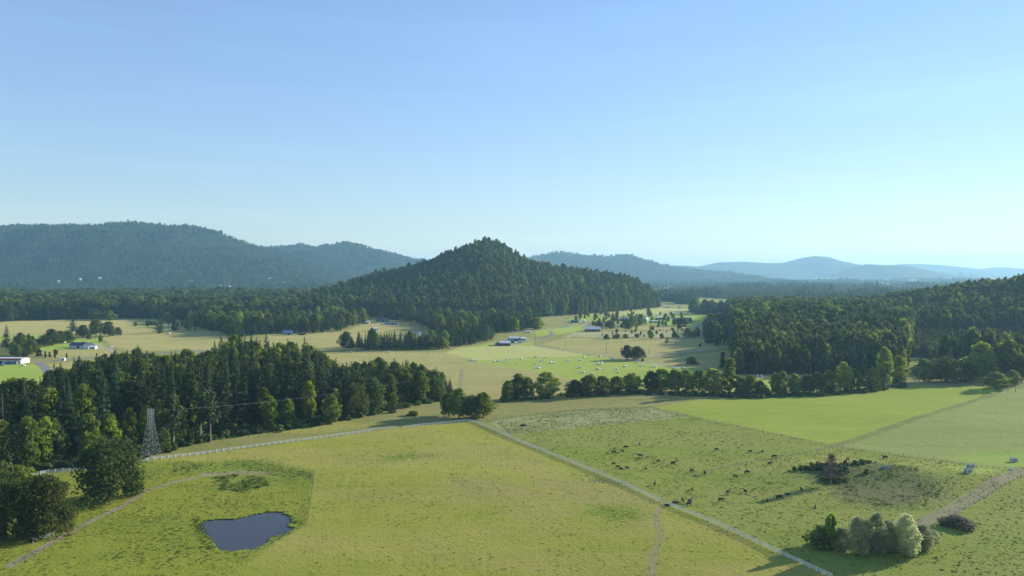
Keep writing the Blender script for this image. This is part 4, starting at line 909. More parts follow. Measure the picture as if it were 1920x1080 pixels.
town = (bx > 1600) & (y > 5200) & (fbm(x / 260, y / 800, 91) > -.02) & (mxh < 4)
gapn = fbm(x / 170, y / 420, 51)
ok &= ~((mxh < 6) & (gapn > .12)) & ~town
ok &= ~((y < 2500) & (bx > 1180) & (bx < 1420) & (gapn > .05))
# drop what lies behind a crest
for (cxz, Y, wf, wb, ro) in RC: pass
near_left = np.max([h for (h, r) in zip(hs[:1], RC[:1])], 0)
ok &= ~((y > 5900) & (np.interp(x / np.maximum(y, 1) * 5600, RC[0][0][0], RC[0][0][1]) > 40) & (bx < 440))
x, y, z, mxh, bx = x[ok], y[ok], z[ok], mxh[ok], bx[ok]
sp = np.maximum(17, y / 150); con = (vnoise(x / 240, y / 500, 71) + .25 * (mxh > 25)) > .66
ix = np.where(con, rng.integers(0, 4, len(x)), 4 + rng.integers(0, 4, len(x)))
hgt = rng.uniform(.75, 1.35, len(x)) * np.where(mxh > 6, np.where(con, 25, 20), np.where(con, 25, 17)) * np.clip(vnoise(x / 90, y / 120, 73) * .7 + .65, .6, 1.35)
wd_ = sp * .62
sc = np.stack([wd_, wd_, hgt], -1); P = np.stack([x, y, z - .5], -1); rz = rng.uniform(0, 6.28, len(x))
m1 = mxh > 6; m0 = ~m1
stuff('mountain_forest', P[m1], rz[m1], sc[m1], ix[m1], CLF + CLL, 'continuous blue-green forest over the far mountains', 'forest')
stuff('valley_forest', P[m0], rz[m0], sc[m0], ix[m0], CLF + CLL, 'hazy patchwork of woods over the far valley floor', 'forest')
print('far clumps', len(x), 'trees', len(T), 'individual', sum(1 for t in T if t.get('ind')))
# ------------------------------------------------------------------ man-made materials
P_WHITE = plain('white_fence_paint', (.78, .77, .73), .6, .12, .6)
P_STEEL = plain('galvanised_steel', (.42, .45, .46), .45, .12, 2, .6, .5)
P_WIRE = plain('wire', (.25, .26, .27), .5, .1, 2, .5)
P_WOOD = plain('weathered_wood', (.20, .16, .12), .9, .25, 3)
P_DARK = plain('dark_opening', (.02, .02, .022), .8, .1)
P_HIDE = plain('black_cow_hide', (.014, .012, .011), .75, .3, 3)
P_HIDE2 = plain('brown_cow_hide', (.16, .07, .035), .75, .2, 3)
P_WRAP = plain('bale_wrap', (.93, .94, .93), .3, .06, 3, 0, .5)
P_GLASS = plain('window_glass', (.05, .06, .08), .15, .05, 1, 0, .6)
P_METAL = plain('metal_roof', (.74, .69, .66), .75, .10, .4, 0, .3)
P_CLAD = plain('cream_wall', (.72, .66, .55), .8, .08, .5)
def C_(n, c, r=.75): return plain(n, c, r, .14, .6)
P_RED, P_RUST, P_TEAL, P_SLATE = C_('red_paint', (.36, .05, .05)), C_('rust_red_wall', (.20, .075, .055)), C_('teal_metal', (.04, .17, .19)), C_('slate_roof', (.07, .08, .11))
P_WALL, P_PINK, P_BLUE, P_BROWN, P_GREY = C_('white_wall', (.78, .78, .76)), C_('faded_red_wall', (.50, .16, .12)), C_('blue_metal', (.08, .17, .30)), C_('brown_wall', (.16, .11, .08)), C_('grey_metal', (.30, .32, .34))
def gz(x, y, dz=0): return Vector((x, y, Hf(x, y) + dz))
def along(px, step):
    P = [G(*p) for p in px]; out = []; 
    for a, b in zip(P[:-1], P[1:]):
        L = math.hypot(b.x - a.x, b.y - a.y); n = max(1, round(L / step))
        for i in range(n): t = i / n; out.append(gz(a.x + (b.x - a.x) * t, a.y + (b.y - a.y) * t))
    out.append(P[-1]); return out
# ------------------------------------------------------------------ white rail fences
def rail_fence(px, label, step=3.2, skip=(), hgt=1.45):
    pts = along(px, step); n = len(pts)
    root = thing('rail_fence', label, 'fence', tuple(pts[0]))
    o0 = pts[0]
    post = MB().box((0, 0, hgt / 2 + .03), (.15, .15, hgt + .06)).me('post', P_WHITE)
    st = MB()
    for i, p in enumerate(pts):
        q = p - o0
        if i < 100: po = ob('post', post, root); po.location = q
        else: st.box((q.x, q.y, q.z + hgt / 2 + .03), (.15, .15, hgt + .06))
    if st.V: tag(st.build('post', P_WHITE, root), kind='stuff')
    for k, z in enumerate((.42, .86, 1.32)):
        m = MB()
        for i, (a, b) in enumerate(zip(pts[:-1], pts[1:])):
            if i in skip: continue
            a2 = a - o0 + Vector((0, 0, z)); b2 = b - o0 + Vector((0, 0, z))
            d = (b2 - a2); c = (a2 + b2) / 2; rz = math.atan2(d.y, d.x)
            nrm = Vector((-math.sin(rz), math.cos(rz), 0)) * .13
            h = .085; V_ = [a2 + nrm + Vector((0, 0, -h)), b2 + nrm + Vector((0, 0, -h)), b2 + nrm + Vector((0, 0, h)), a2 + nrm + Vector((0, 0, h))]
            V2 = [v - nrm * .35 for v in V_]
            m.add(V_ + V2, [(0, 1, 2, 3), (7, 6, 5, 4), (0, 4, 5, 1), (3, 2, 6, 7)])
        m.build('rail', P_WHITE, root)
    return root
rail_fence([(38,900),(62,892),(90,887),(145,882),(205,874),(262,866)], 'white rail fence passing behind the huge round oak at lower left', 3.2)
rail_fence([(262,866),(380,852),(480,838),(700,808),(740,804)], 'long white rail fence running along the grass strip below the left wood', 3.2)
rail_fence([(757,803),(820,796),(878,790)], 'white rail fence between the short gap and the corner grove', 3.2)
rail_fence([(878,790),(893,793),(1060,863),(1238,941)], 'white rail fence running diagonally from the grove corner to the pasture gate', 3.0)
rail_fence([(1256,949),(1320,974),(1405,1012),(1560,1085)], 'white rail fence continuing below the pasture gate to the bottom edge', 3.0)
rail_fence([(62,1018),(75,1012),(101,1007)], 'short white rail fence beside the dirt track in the lower left corner', 3.0)
# gate at the diagonal fence
a = G(1238, 941); b = G(1256, 949)
g = thing('farm_gate', 'grey metal gate in the gap of the diagonal white fence', 'gate', tuple(a)); d = b - a
for q in (Vector((0, 0, 0)), d): MB().box((q.x, q.y, q.z + .95), (.28, .28, 1.9)).build('gate_post', P_WHITE, g)
m = MB()
for z in (.3, .55, .8, 1.05, 1.3): m.bar((0.2 * d.x / d.length, .2 * d.y / d.length, z), d * .96 + Vector((0, 0, z)), .035, 4)
m.bar((d.x * .04, d.y * .04, .3), (d.x * .04, d.y * .04, 1.3), .035); m.bar(d * .95 + Vector((0, 0, .3)), d * .95 + Vector((0, 0, 1.3)), .035); m.bar(d * .04 + Vector((0, 0, .3)), d * .95 + Vector((0, 0, 1.3)), .03)
m.build('gate_leaf', P_STEEL, g)
# ------------------------------------------------------------------ wire fences
def wire_fence(px, label, step=6.0, hgt=1.3):
    pts = along(px, step); root = thing('wire_fence', label, 'fence', tuple(pts[0])); o0 = pts[0]
    pm = MB().tube([(0, 0, -.1), (0, 0, hgt)], [.09, .08], 6).me('post', P_WOOD); st = MB()
    for i, p in enumerate(pts):
        q = p - o0
        if i < 100: c = ob('post', pm, root); c.location = q; c.rotation_euler = (rng.normal(0, .04), rng.normal(0, .04), 0)
        else: st.bar(q, q + Vector((0, 0, hgt)), .09, 6)
    if st.V: tag(st.build('post', P_WOOD, root), kind='stuff')
    m = MB()
    for z in (.35, .75, 1.15):
        for a, b in zip(pts[:-1], pts[1:]): m.bar(a - o0 + Vector((0, 0, z)), b - o0 + Vector((0, 0, z)), .012, 3)
    m.build('wire', P_WIRE, root)
wire_fence([(470,861),(530,872),(590,884),(583,935),(575,985),(525,1012),(450,1050)], 'dark post and wire fence around the pond paddock', 4.0)
wire_fence([(893,791),(960,783),(1080,771),(1220,766)], 'wire fence along the upper edge of the pale thistly pasture')
wire_fence([(1220,765),(1300,782),(1430,810),(1560,837)], 'wire fence between the bright green field and the cattle pasture')
wire_fence([(1560,837),(1640,849),(1750,861),(1830,876)], 'wire fence running right from the field corner towards the feeders')
wire_fence([(1800,874),(1840,878),(1895,881)], 'short dark fence beside the cattle feeders at the right', 2.5)
wire_fence([(1300,892),(1400,869),(1450,861),(1560,839)], 'sagging wire fence crossing the cattle pasture to the field corner')
wire_fence([(1990,862),(1900,902),(1860,925),(1800,958),(1760,980)], 'wire fence along the near side of the dirt road at lower right', 5.0)
wire_fence([(1004,651),(1090,664),(1180,676)], 'wire fence between the farm lane and the bale field', 8.0)
wire_fence([(1700,724),(1800,724),(1890,729)], 'wire fence along the top of the bright green field at right', 8.0)
# ------------------------------------------------------------------ lattice pylons
def pylon(px, py, h, wb, label, rz=0.0, arms=True):
    g = G(px, py); root = thing('lattice_pylon', label, 'pylon', tuple(g), rz); wt = wb * .27; zt = h * .80
    def wd(z): return wb + (wt - wb) * min(1, (z / zt)) ** .85
    def cor(z): w_ = wd(z) / 2; return [Vector((sx * w_, sy * w_, z)) for sx, sy in ((-1, -1), (1, -1), (1, 1), (-1, 1))]
    lv = [0, .16, .30, .42, .53, .62, .70, .77, .84, .92, 1.0]; lv = [l * h for l in lv]; r = .075
    for k in range(4):
        m = MB()
        for a_, b_ in zip(lv[:-1], lv[1:]): m.bar(cor(a_)[k], cor(b_)[k], r, 4)
        m.build('leg', P_STEEL, root)
    m = MB()
    for i, (a_, b_) in enumerate(zip(lv[:-1], lv[1:])):
        A, B = cor(a_), cor(b_)
        for k in range(4):
            l = (k + 1) % 4; m.bar(A[k], B[l], r * .55, 4); m.bar(A[l], B[k], r * .55, 4)
            if i: m.bar(A[k], A[l], r * .5, 4)
            if i < 3: mid = (A[k] + A[l]) / 2; m.bar(mid if i else (A[k] + B[k]) / 2, (A[l] + B[l]) / 2, r * .4, 4)
    A = cor(lv[-1]); [m.bar(A[k], A[(k + 1) % 4], r * .5, 4) for k in range(4)]
    m.build('lattice', P_STEEL, root)
    tips = []
    for z, L in ((h * .985, wb * .34), (h * .88, wb * .40), (h * .80, wb * .36)):
        m = MB()
        for s in (-1, 1):
            tip = Vector((s * (wt / 2 + L * .55), 0, z))
            for sy in (-1, 1):
                m.bar((s * wt / 2, sy * wt / 2, z + .4), tip, r * .5); m.bar((s * wt / 2, sy * wt / 2, z - .5), tip, r * .5)
            tips.append(root.matrix_world @ tip if False else Vector(g) + Matrix.Rotation(rz, 3, 'Z') @ tip)
            i_ = MB()
            for q in range(5): i_.bar(tip + Vector((0, 0, -.15 - q * .16)), tip + Vector((0, 0, -.24 - q * .16)), .10, 8)
            i_.build('insulator', P_GLASS, root)
        m.build('cross_arm', P_STEEL, root)
    return tips
RZ = math.atan2(-136, 203) * 1.0
t1 = pylon(283, 862, 24.5, 7.6, 'big grey lattice power pylon standing behind the white fence', RZ)
t2 = pylon(865, 740, 19.0, 5.6, 'small pale lattice pylon behind the end of the left wood', RZ)
def wires(ta, tb, sag, label):
    root = None
    for k, (a, b) in enumerate(zip(ta, tb)):
        m = MB(); pr = None
        for i in range(25):
            t = i / 24; p = a.lerp(b, t) - Vector((0, 0, sag * 4 * t * (1 - t)))
            if pr is not None: m.bar(pr, p, .013, 3)
            pr = p
        if root is None: root = thing('power_line', label, 'power line', tuple(a))
        c = m.build('cable', P_WIRE, root); c.location = -Vector(a)
wires([p - Vector((0, 0, .9)) for p in t1], [p - Vector((0, 0, .9)) for p in t2], 4.5, 'thin power cables strung across the left wood between the two pylons')
off = Vector((-150, -215, 1)); wires([p - Vector((0, 0, .9)) for p in t1], [p + off for p in t1], 4.5, 'thin power cables running left from the big pylon out of the picture')
# ------------------------------------------------------------------ utility poles
def pole(px, by, ty, label, arm=True):
    g = G(px, by); h = (by - ty) / F_PX * g.y; o = thing('utility_pole', label, 'pole', tuple(g), rng.uniform(-.6, .6))
    MB().tube([(0, 0, -.2), (0, 0, h)], [.22, .13], 7).build('pole', P_WOOD, o)
    if arm:
        MB().box((0, 0, h - .6), (2.6, .18, .2)).build('cross_arm', P_WOOD, o)
        for s in (-1.1, 0, 1.1): MB().tube([(s, 0, h - .5), (s, 0, h - .2)], [.09, .06], 6).build('insulator', P_WIRE, o)
for a in [(828,652,628,'left one of the twin tall poles at the end of the tree belt'),(832,656,630,'right one of the twin tall poles at the end of the tree belt'),
          (1003,649,617,'tall pole beside the farm lane below the silver-roofed sheds'),(1060,656,640,'pole in the tan hayfield, second right of the farm sheds'),
          (1137,663,644,'pole in the tan hayfield left of the two round lane trees'),(1217,664,655,'short pole right of the two round lane trees'),
          (1348,661,641,'pole on the shaded slope at the foot of the right-hand hill'),(1243,626,605,'pole between the tan strips below the red barn'),
          (992,620,600,'pole beside the light round tree behind the farm yard'),(1024,617,605,'pole beside the country road above the farm yard'),
          (1643,731,690,'wooden pole in front of the right hedgerow'),(1724,719,693,'wooden pole left of the lone lit tree beyond the bright field'),
          (1904,736,706,'wooden pole beside the farm track at the right edge'),(1066,607,600,'short pole at the teal building'),
          (775,625,608,'pole behind the leafy belt near the grey-roofed house')]:
    pole(*a)
# ------------------------------------------------------------------ wrapped bales
def bale_mesh():
    m = MB(); prof = [(-.62, .50), (-.60, .60), (-.52, .665), (-.3, .69), (0, .695), (.3, .69), (.52, .665), (.60, .60), (.62, .50)]; n = 18
    for k, (x, r) in enumerate(prof):
        for i in range(n):
            t = 2 * math.pi * i / n; rr = r * (1 + .012 * math.sin(3 * t + k)); m.V.append((x, rr * math.cos(t), max(.0, rr * math.sin(t) + .66)))
    for k in range(len(prof) - 1):
        for i in range(n): a_, b_ = k * n + i, k * n + (i + 1) % n; m.F.append((a_, b_, b_ + n, a_ + n))
    m.F.append(tuple(range(n))); m.F.append(tuple(range((len(prof) - 1) * n, len(prof) * n))[::-1]); return m.me('hay_bale', P_WRAP, True)
BM = bale_mesh()
z7 = lambda x, y: (860 + x / 6.4, 570 + y / 6.4 + 1); z8 = lambda x, y: (1100 + x / 5.647, 560 + y / 5.647 + 1); z6 = lambda x, y: (600 + x / 6.4, 570 + y / 6.4 + 1)
CL = [  # clusters: description, bales from left to right
 ('pair at the edge of the tree belt shadow', [z6(808,573), z6(838,573)]), ('faint pair at the left end of the field edge', [z6(368,582), z6(380,583)]),
 ('lone bale below the end of the tree belt', [z6(1302,593)]),
 ('row of four on the tan edge, far left', [z7(138,672), z7(153,675), z7(178,680), z7(208,680)]),
 ('trio at the left tip of the green field', [z7(430,692), z7(464,685), z7(483,687)]),
 ('scattered five near the left of the green field', [z7(550,695), z7(578,667), z7(588,712), z7(614,665), z7(697,710)]),
 ('lone bale high in the left of the green field', [z7(753,660)]),
 ('loose group of five at upper mid field', [z7(918,638), z7(939,638), z7(985,680), z7(1020,673), z7(1036,645)]),
 ('tight heap of six low in the green field', [z7(918,716), z7(937,765), z7(950,770), z7(963,748), z7(968,768), z7(985,740)]),
 ('row of three in mid field', [z7(1107,702), z7(1138,704), z7(1161,706)]),
 ('close pair right of the mid-field row', [z7(1302,680), z7(1326,680)]), ('low pair below the mid-field row', [z7(1440,765), z7(1456,765)]),
 ('pair in the upper right of the green field', [z7(1450,675), z7(1465,675)]), ('single bale under the farm lane', [z7(1507,637)]), ('pair nearest the farm lane', [z7(1565,603), z7(1580,605)]),
 ('pair beside the long tree shadow', [z7(1687,632), z7(1702,632)]), ('pair inside the upper long tree shadow', [z7(1834,660), z7(1855,662)]),
 ('square of four between the two long shadows', [z7(1671,706), z7(1712,706), z7(1674,728), z7(1700,728)]),
 ('pair just above the hedgerow', [z7(1477,820), z7(1502,820)]), ('touching pair peeping over the hedgerow', [z7(1595,840), z7(1610,842)]),
 ('pair below the square of four', [z7(1661,780), z7(1686,780)]),
 ('single bale under the left lane tree', [z8(395,650)]), ('pair below the right lane tree', [z8(520,682), z8(545,680)]),
 ('tight trio right of the lane trees', [z8(575,710), z8(588,706), z8(602,700)]), ('pair straight below the lane trees', [z8(397,717), z8(413,717)]),
 ('lone bale above the middle hedgerow', [z8(320,745)]), ('bale half hidden by the middle hedgerow', [z8(335,780)]),
 ('pair above the left of the right hedgerow', [z8(692,722), z8(728,722)]), ('lone bale at the left end of the right hedgerow', [z8(667,762)]),
 ('shaded pair just over the right hedgerow, left', [z8(912,733), z8(930,733)]), ('shaded pair just over the right hedgerow, right', [z8(1006,733), z8(1022,733)]),
 ('shaded trio seen through the hedgerow gap', [z8(1808,822), z8(1850,824), z8(1878,842)]),
 ('trio glimpsed between the hedgerow trunks', [z8(1175,845), z8(1178,790), z8(1222,885)])]
OW = {1: ['the only'], 2: ['left', 'right'], 3: ['left', 'middle', 'right'], 4: ['first', 'second', 'third', 'fourth'], 5: ['first', 'second', 'third', 'fourth', 'fifth'], 6: ['first', 'second', 'third', 'fourth', 'fifth', 'sixth']}
for desc, L in CL:
    for j, p in enumerate(sorted(L)):
        g = G(*p); o = ob('hay_bale', BM); o.location = g; o.rotation_euler = (0, 0, rng.uniform(0, 3.14)); o.scale = (1.25, 1.2, 1.2)
        tag(o, f"white wrapped bale, {OW[len(L)][j]} of the {desc}" if len(L) > 1 else f"white wrapped round bale, {desc}", 'hay bale', 'white wrapped hay bales in the mown field')
# ------------------------------------------------------------------ cattle
def skin(name, verts, edges, rad, mat, sub=2):
    me = bpy.data.meshes.new(name); bm = bmesh.new(); L = bm.verts.layers.skin.verify()
    vs = [bm.verts.new(v) for v in verts]
    for v, r in zip(vs, rad): v[L].radius = (r if isinstance(r, tuple) else (r, r))
    vs[0][L].use_root = True
    for a_, b_ in edges: bm.edges.new((vs[a_], vs[b_]))
    bm.to_mesh(me); bm.free(); o = bpy.data.objects.new(name, me); COL.objects.link(o)
    o.modifiers.new('s', 'SKIN').use_smooth_shade = True; o.modifiers.new('u', 'SUBSURF').levels = sub
    dg = bpy.context.evaluated_depsgraph_get(); m2 = bpy.data.meshes.new_from_object(o.evaluated_get(dg)); m2.name = name
    COL.objects.unlink(o); bpy.data.objects.remove(o)
    m2.materials.clear(); m2.materials.append(mat); m2.polygons.foreach_set('use_smooth', [True] * len(m2.polygons)); return m2
def cow_mesh(pose, mat):
    Vv = [(-.55,0,1.10),(-.85,0,1.15),(-.1,0,1.02),(.35,0,1.05),(.72,0,1.15)]; Rr = [(.33,.34),(.24,.22),(.36,.38),(.35,.38),(.24,.28)]
    Ee = [(0,1),(0,2),(2,3),(3,4)]
    if pose == 'graze': hd = [(.98,0,.98,.17),(1.15,0,.62,.13),(1.22,0,.36,.13),(1.38,0,.10,.08)]
    elif pose == 'stand': hd = [(1.0,0,1.32,.18),(1.22,0,1.50,.14),(1.38,0,1.46,.14),(1.66,0,1.26,.08)]
    else: hd = [(1.0,.05,1.22,.17),(1.15,.2,1.30,.14),(1.22,.36,1.28,.14),(1.25,.62,1.12,.08)]
    pr = 4
    for x, y, z, r in hd: Vv.append((x, y, z)); Rr.append(r); Ee.append((pr, len(Vv) - 1)); pr = len(Vv) - 1
    h = len(Vv) - 2
    for s in (-1, 1): q = Vector(Vv[h]) + Vector((-.03, s * .22, .06)); Vv.append(tuple(q)); Rr.append(.045); Ee.append((h, len(Vv) - 1))
    if pose != 'lie':
        for s in (-1, 1):
            for base, pts in ((0, [(-.72,.23,.72,.13),(-.80,.23,.42,.075),(-.74,.23,.08,.055),(-.66,.23,.02,.06)]), (3, [(.50,.21,.70,.11),(.52,.21,.40,.07),(.50,.21,.08,.05),(.56,.21,.02,.06)])):
                pr = base
                for x, y, z, r in pts: Vv.append((x, s * y, z)); Rr.append(r); Ee.append((pr, len(Vv) - 1)); pr = len(Vv) - 1
    tl = [(-1.02,0,1.05,.05),(-1.06,0,.65,.03),(-1.07,0,.40,.055)]; pr = 1
    for x, y, z, r in tl: Vv.append((x, y, z)); Rr.append(r); Ee.append((pr, len(Vv) - 1)); pr = len(Vv) - 1
    if pose == 'lie':
        Vv = [(x, y, z - .70 if z > .7 else z - .35) for x, y, z in Vv]
        for s, pts in ((1, [(.55,.30,.16,.10),(.85,.34,.08,.06)]), (-1, [(-.35,-.40,.16,.12),(.0,-.48,.08,.06)])):
            pr = 3 if s == 1 else 0
            for x, y, z, r in pts: Vv.append((x, y, z)); Rr.append(r); Ee.append((pr, len(Vv) - 1)); pr = len(Vv) - 1
    return skin('cow', Vv, Ee, Rr, mat)
CM = {k: cow_mesh(k, P_HIDE) for k in ('graze', 'stand', 'turn', 'lie')}; CB = cow_mesh('graze', P_HIDE2)
z3 = lambda x, y: (960 + x / 4, 760 + y / 4 + 1); z4 = lambda x, y: (1440 + x / 4, 760 + y / 4 + 1)
COWS = [ # feet, heading (degrees, 0 = right), pose, size, label
 (z3(765,358), 200, 'graze', 1, 'black cow with a long shadow, lower left of the upper five'), (z3(768,328), 100, 'graze', .75, 'small black calf just above the lower left cow of the upper five'),
 (z3(829,350), 120, 'stand', .85, 'black cow seen end-on in the middle of the upper five'), (z3(853,321), 10, 'graze', 1, 'black cow side-on in the upper five'),
 (z3(958,294), 80, 'stand', .85, 'black cow standing alone, farthest up the pasture'),
 (z3(961,386), 175, 'stand', 1, 'black cow side-on with a calf just below it'), (z3(955,404), 150, 'graze', .6, 'black calf just below the side-on cow'),
 (z3(1015,392), 20, 'lie', .6, 'tiny brown calf lying right of the cow and calf'),
 (z3(762,443), 30, 'graze', .85, 'black cow highest in the left row of four'), (z3(793,468), 190, 'graze', .85, 'black cow, second in the left row of four'),
 (z3(820,473), 170, 'lie', .8, 'black cow lying third in the left row of four'), (z3(861,475), 0, 'graze', .75, 'black calf at the right end of the left row of four'),
 (z3(1003,480), 60, 'graze', .8, 'small black cow alone between the left row and the middle herd'),
 (z3(1098,424), 0, 'graze', .8, 'black cow grazing left of the big one in mid pasture'), (z3(1210,443), 20, 'stand', 1.05, 'large black cow with forked shadow in mid pasture'),
 (z3(1347,501), 35, 'graze', 1.05, 'black cow left of the pair above the crossing fence end'), (z3(1446,516), 90, 'stand', 1.05, 'black cow right of the pair at the crossing fence end'),
 (z3(1533,339), 25, 'graze', 1, 'black cow high in the pasture, leftmost of the upper right trio'), (z3(1787,351), 190, 'graze', .85, 'black cow in the middle of the upper right trio'),
 (z3(1877,353), 40, 'graze', .85, 'black cow, rightmost of the upper right trio'),
 (z3(1676,541), 0, 'graze', .85, 'black cow left of the long dark one in the right pasture'), (z3(1763,512), 20, 'graze', 1.1, 'long dark cow side-on in the right pasture'),
 (z3(1072,596), 70, 'stand', .95, 'black cow alone halfway down the diagonal fence'), (z3(1352,637), 60, 'graze', .8, 'greyish cow grazing alone in the lower pasture'),
 (z3(1620,663), 40, 'stand', 1.1, 'black cow facing away in the lower right pasture'), (z3(1749,654), 110, 'stand', .9, 'black cow end-on right of the one facing away'),
 (z3(1567,718), 20, 'graze', .95, 'black cow with a long shadow below the one facing away'), (z3(1281,721), 95, 'stand', .85, 'black cow behind the gate herd, seen end-on'),
 (z3(1337,731), 45, 'stand', 1.15, 'big black cow, upper one of the touching pair at the gate'), (z3(1328,753), 30, 'turn', 1.1, 'big black cow, lower one of the touching pair at the gate'),
 (z3(1222,744), 185, 'graze', .95, 'black cow at the fence right beside the gate'), (z3(1165,750), 170, 'lie', .9, 'dark cow lying against the gate'),
 (z4(85,702), 15, 'graze', 1.2, 'black cow in the long shadow left of the bare tree'), (z4(0,722), 60, 'graze', .95, 'black cow at the left tip of the bare tree shadow'),
 (z4(47,392), 15, 'graze', 1.05, 'black cow near the crossing fence above the bare tree'), (z4(15,444), 200, 'graze', .95, 'black cow just below the crossing fence'),
 (z4(597,410), 25, 'graze', .8, 'black cow above right of the bare tree'), (z4(878,400), 180, 'stand', 1.05, 'black cow alone above the water trough on the knoll'),
 (z4(150,668), 170, 'lie', 1, 'black cow lying in the shadow left of the bare tree'), (z4(250,640), 90, 'stand', .9, 'black cow end-on inside the bare tree shadow')]
for p, hd, pose, s, lab in COWS:
    g = G(*p); o = ob('cow', CB if 'brown' in lab else CM[pose]); o.location = g + Vector((0, 0, -.01)); o.rotation_euler = (0, 0, R(hd)); s *= 1.18; o.scale = (s, s, s)
    tag(o, lab, 'cow', 'cattle in the pasture right of the diagonal fence')
# stump, troughs and feeders
g = G(*z4(353, 772)); o = thing('tree_stump', 'dark leaning tree stump with a long shadow left of the willows', 'stump', tuple(g))
MB().tube([(0, 0, -.1), (.05, 0, .5), (.15, .05, 1.1), (.35, .1, 1.7)], [.55, .40, .34, .16], 9).build('trunk', P_WOOD, o, True); MB().tube([(.1, 0, .8), (-.3, .2, 1.3)], [.2, .08], 6).build('broken_limb', P_WOOD, o, True)
def feeder(px, py, label, rz):
    g = G(px, py); o = thing('cattle_feeder', label, 'feeder', tuple(g), rz)
    MB().box((0, 0, .75), (2.6, 1.7, .9)).build('bin', P_GREY, o); MB().box((0, 0, 1.28), (2.4, 1.5, .12)).build('feed', P_DARK, o)
    for sx in (-1.4, 1.4):
        for sy in (-.95, .95): MB().box((sx, sy, 1.05), (.16, .16, 2.1)).build('post', P_WALL, o)
    m = MB()
    for z in (1.5, 2.05):
        for sy in (-.95, .95): m.box((0, sy, z), (2.9, .07, .12))
        for sx in (-1.4, 1.4): m.box((sx, 0, z + .002), (.07, 1.9, .12))
    m.build('rail', P_STEEL, o)
feeder(1815, 887, 'grey cattle feeder with pale corner posts nearer the bare tree', .3); feeder(1820, 878, 'grey cattle feeder standing right behind the nearer one', .3); feeder(1901, 866, 'grey cattle feeder close to the right edge', .1)
def trough(px, py, label, L=2.6, rz=.2, mat=None):
    g = G(px, py); o = thing('water_trough', label, 'trough', tuple(g), rz); mat = mat or P_GREY; m = MB()
    for s in (-1, 1): m.box((0, s * .6, .45), (L, .1, .9)); m.box((s * (L / 2 - .05), 0, .452), (.1, 1.1, .9))
    m.box((0, 0, .1), (L - .2, 1.1, .1)); m.build('basin', mat, o); MB().box((0, 0, .72), (L - .22, 1.08, .03)).build('water', P_GLASS, o)
trough(1661, 878, 'pale box-shaped water trough on the knoll right of the bare tree', 3.0); trough(981, 799, 'dark water trough on the bare patch of the pale pasture', 3.2, .1, P_SLATE)
trough(1897, 881, 'small white trough at the end of the short dark fence', 1.6, 0, P_WALL)
# ------------------------------------------------------------------ farm buildings
def building(px, py, label, w_, d_, h, roof, wall, rz=0.0, pitch=.35, name='farm_building', cat='building', win=2, door=1, ends=None, over=.5, z_up=0.0, chim=False):
    g = G(px, py); o = thing(name, label, cat, (g.x, g.y, g.z + z_up), rz); hx, hy = w_ / 2, d_ / 2; rh = hy * pitch * 1.25 if pitch < 1.2 else hy * pitch
    V_ = [(-hx,-hy,-1.5),(hx,-hy,-1.5),(hx,hy,-1.5),(-hx,hy,-1.5),(-hx,-hy,h),(hx,-hy,h),(hx,hy,h),(-hx,hy,h),(-hx,0,h+rh),(hx,0,h+rh)]
    MB().add(V_, [(0,1,5,4),(2,3,7,6),(1,2,6,9,5),(3,0,4,8,7),(4,5,9,8),(7,8,9,6)]).build('wall', wall, o)
    m = MB()
    for s in (-1, 1):
        e = Vector((0, s * (hy + over), h - over * rh / hy)); r_ = Vector((0, 0, h + rh)); up = Vector((0, 0, .22))
        a_ = [Vector((-hx - over, e.y, e.z)), Vector((hx + over, e.y, e.z)), Vector((hx + over, 0, r_.z)), Vector((-hx - over, 0, r_.z))]
        b_ = [v + up for v in a_]; m.add([v + up * .05 for v in a_] + b_, [(0,1,2,3),(7,6,5,4),(0,4,5,1),(1,5,6,2),(2,6,7,3),(3,7,4,0)])
    rf = m.build('roof', roof, o)
    if chim: MB().box((hx * .4, hy * .3, h + rh + .4), (.9, .9, 2.2)).build('chimney', P_BROWN, rf)
    if door: MB().box((hx * .15, -hy - .03, min(h * .42, 1.5)), (min(3.2, w_ * .2), .1, min(h * .8, 3.0))).build('door', P_DARK, o)
    if ends: MB().box((hx + .04, 0, h * .4), (.1, d_ * .35, h * .8)).build('barn_door', P_DARK, o)
    for i in range(win):
        x_ = -hx * .75 + i * (hx * 1.5 / max(1, win - 1)) if win > 1 else -hx * .5
        if door and abs(x_ - hx * .15) < 2: x_ += 2.6
        MB().box((x_, -hy - .03, h * .55), (1.3, .08, 1.3)).build('window', P_GLASS, o)
    return o
building(2, 681, 'long low cream building with a red-edged pale roof at the far left', 48, 15, 4.2, P_WALL, P_CLAD, 0.02, .16, 'farm_shop', win=7, over=.9)
g = G(2, 681); o = thing('roof_fascia', 'deep red fascia band along the long low building at far left', 'fascia', tuple(g), .02)
MB().box((0, -8.6, 4.9), (50, .3, 1.7)).build('board', P_RED, o)
g = G(21, 683); o = thing('shipping_container', 'blue container standing before the red-edged building', 'container', tuple(g), .02)
MB().box((0, 0, 1.3), (12, 2.4, 2.5)).build('shell', P_BLUE, o); m = MB(); [m.box((x_, -1.23, 1.3), (.12, .06, 2.3)) for x_ in np.arange(-5.7, 5.8, .6)]; m.build('ribs', P_BLUE, o); MB().box((6.03, 0, 1.3), (.06, 2.2, 2.2)).build('door', P_GREY, o)
building(118, 676, 'small white shed beside the paved road at left', 4, 3, 2.4, P_METAL, P_WALL, .1, .2, 'shed', win=1, door=1)
h_ = building(149, 652, 'white farmhouse with a dark slate roof among the tan fields', 19, 11, 3.4, P_SLATE, P_WALL, -.08, .45, 'farmhouse', 'house', win=5, chim=True)
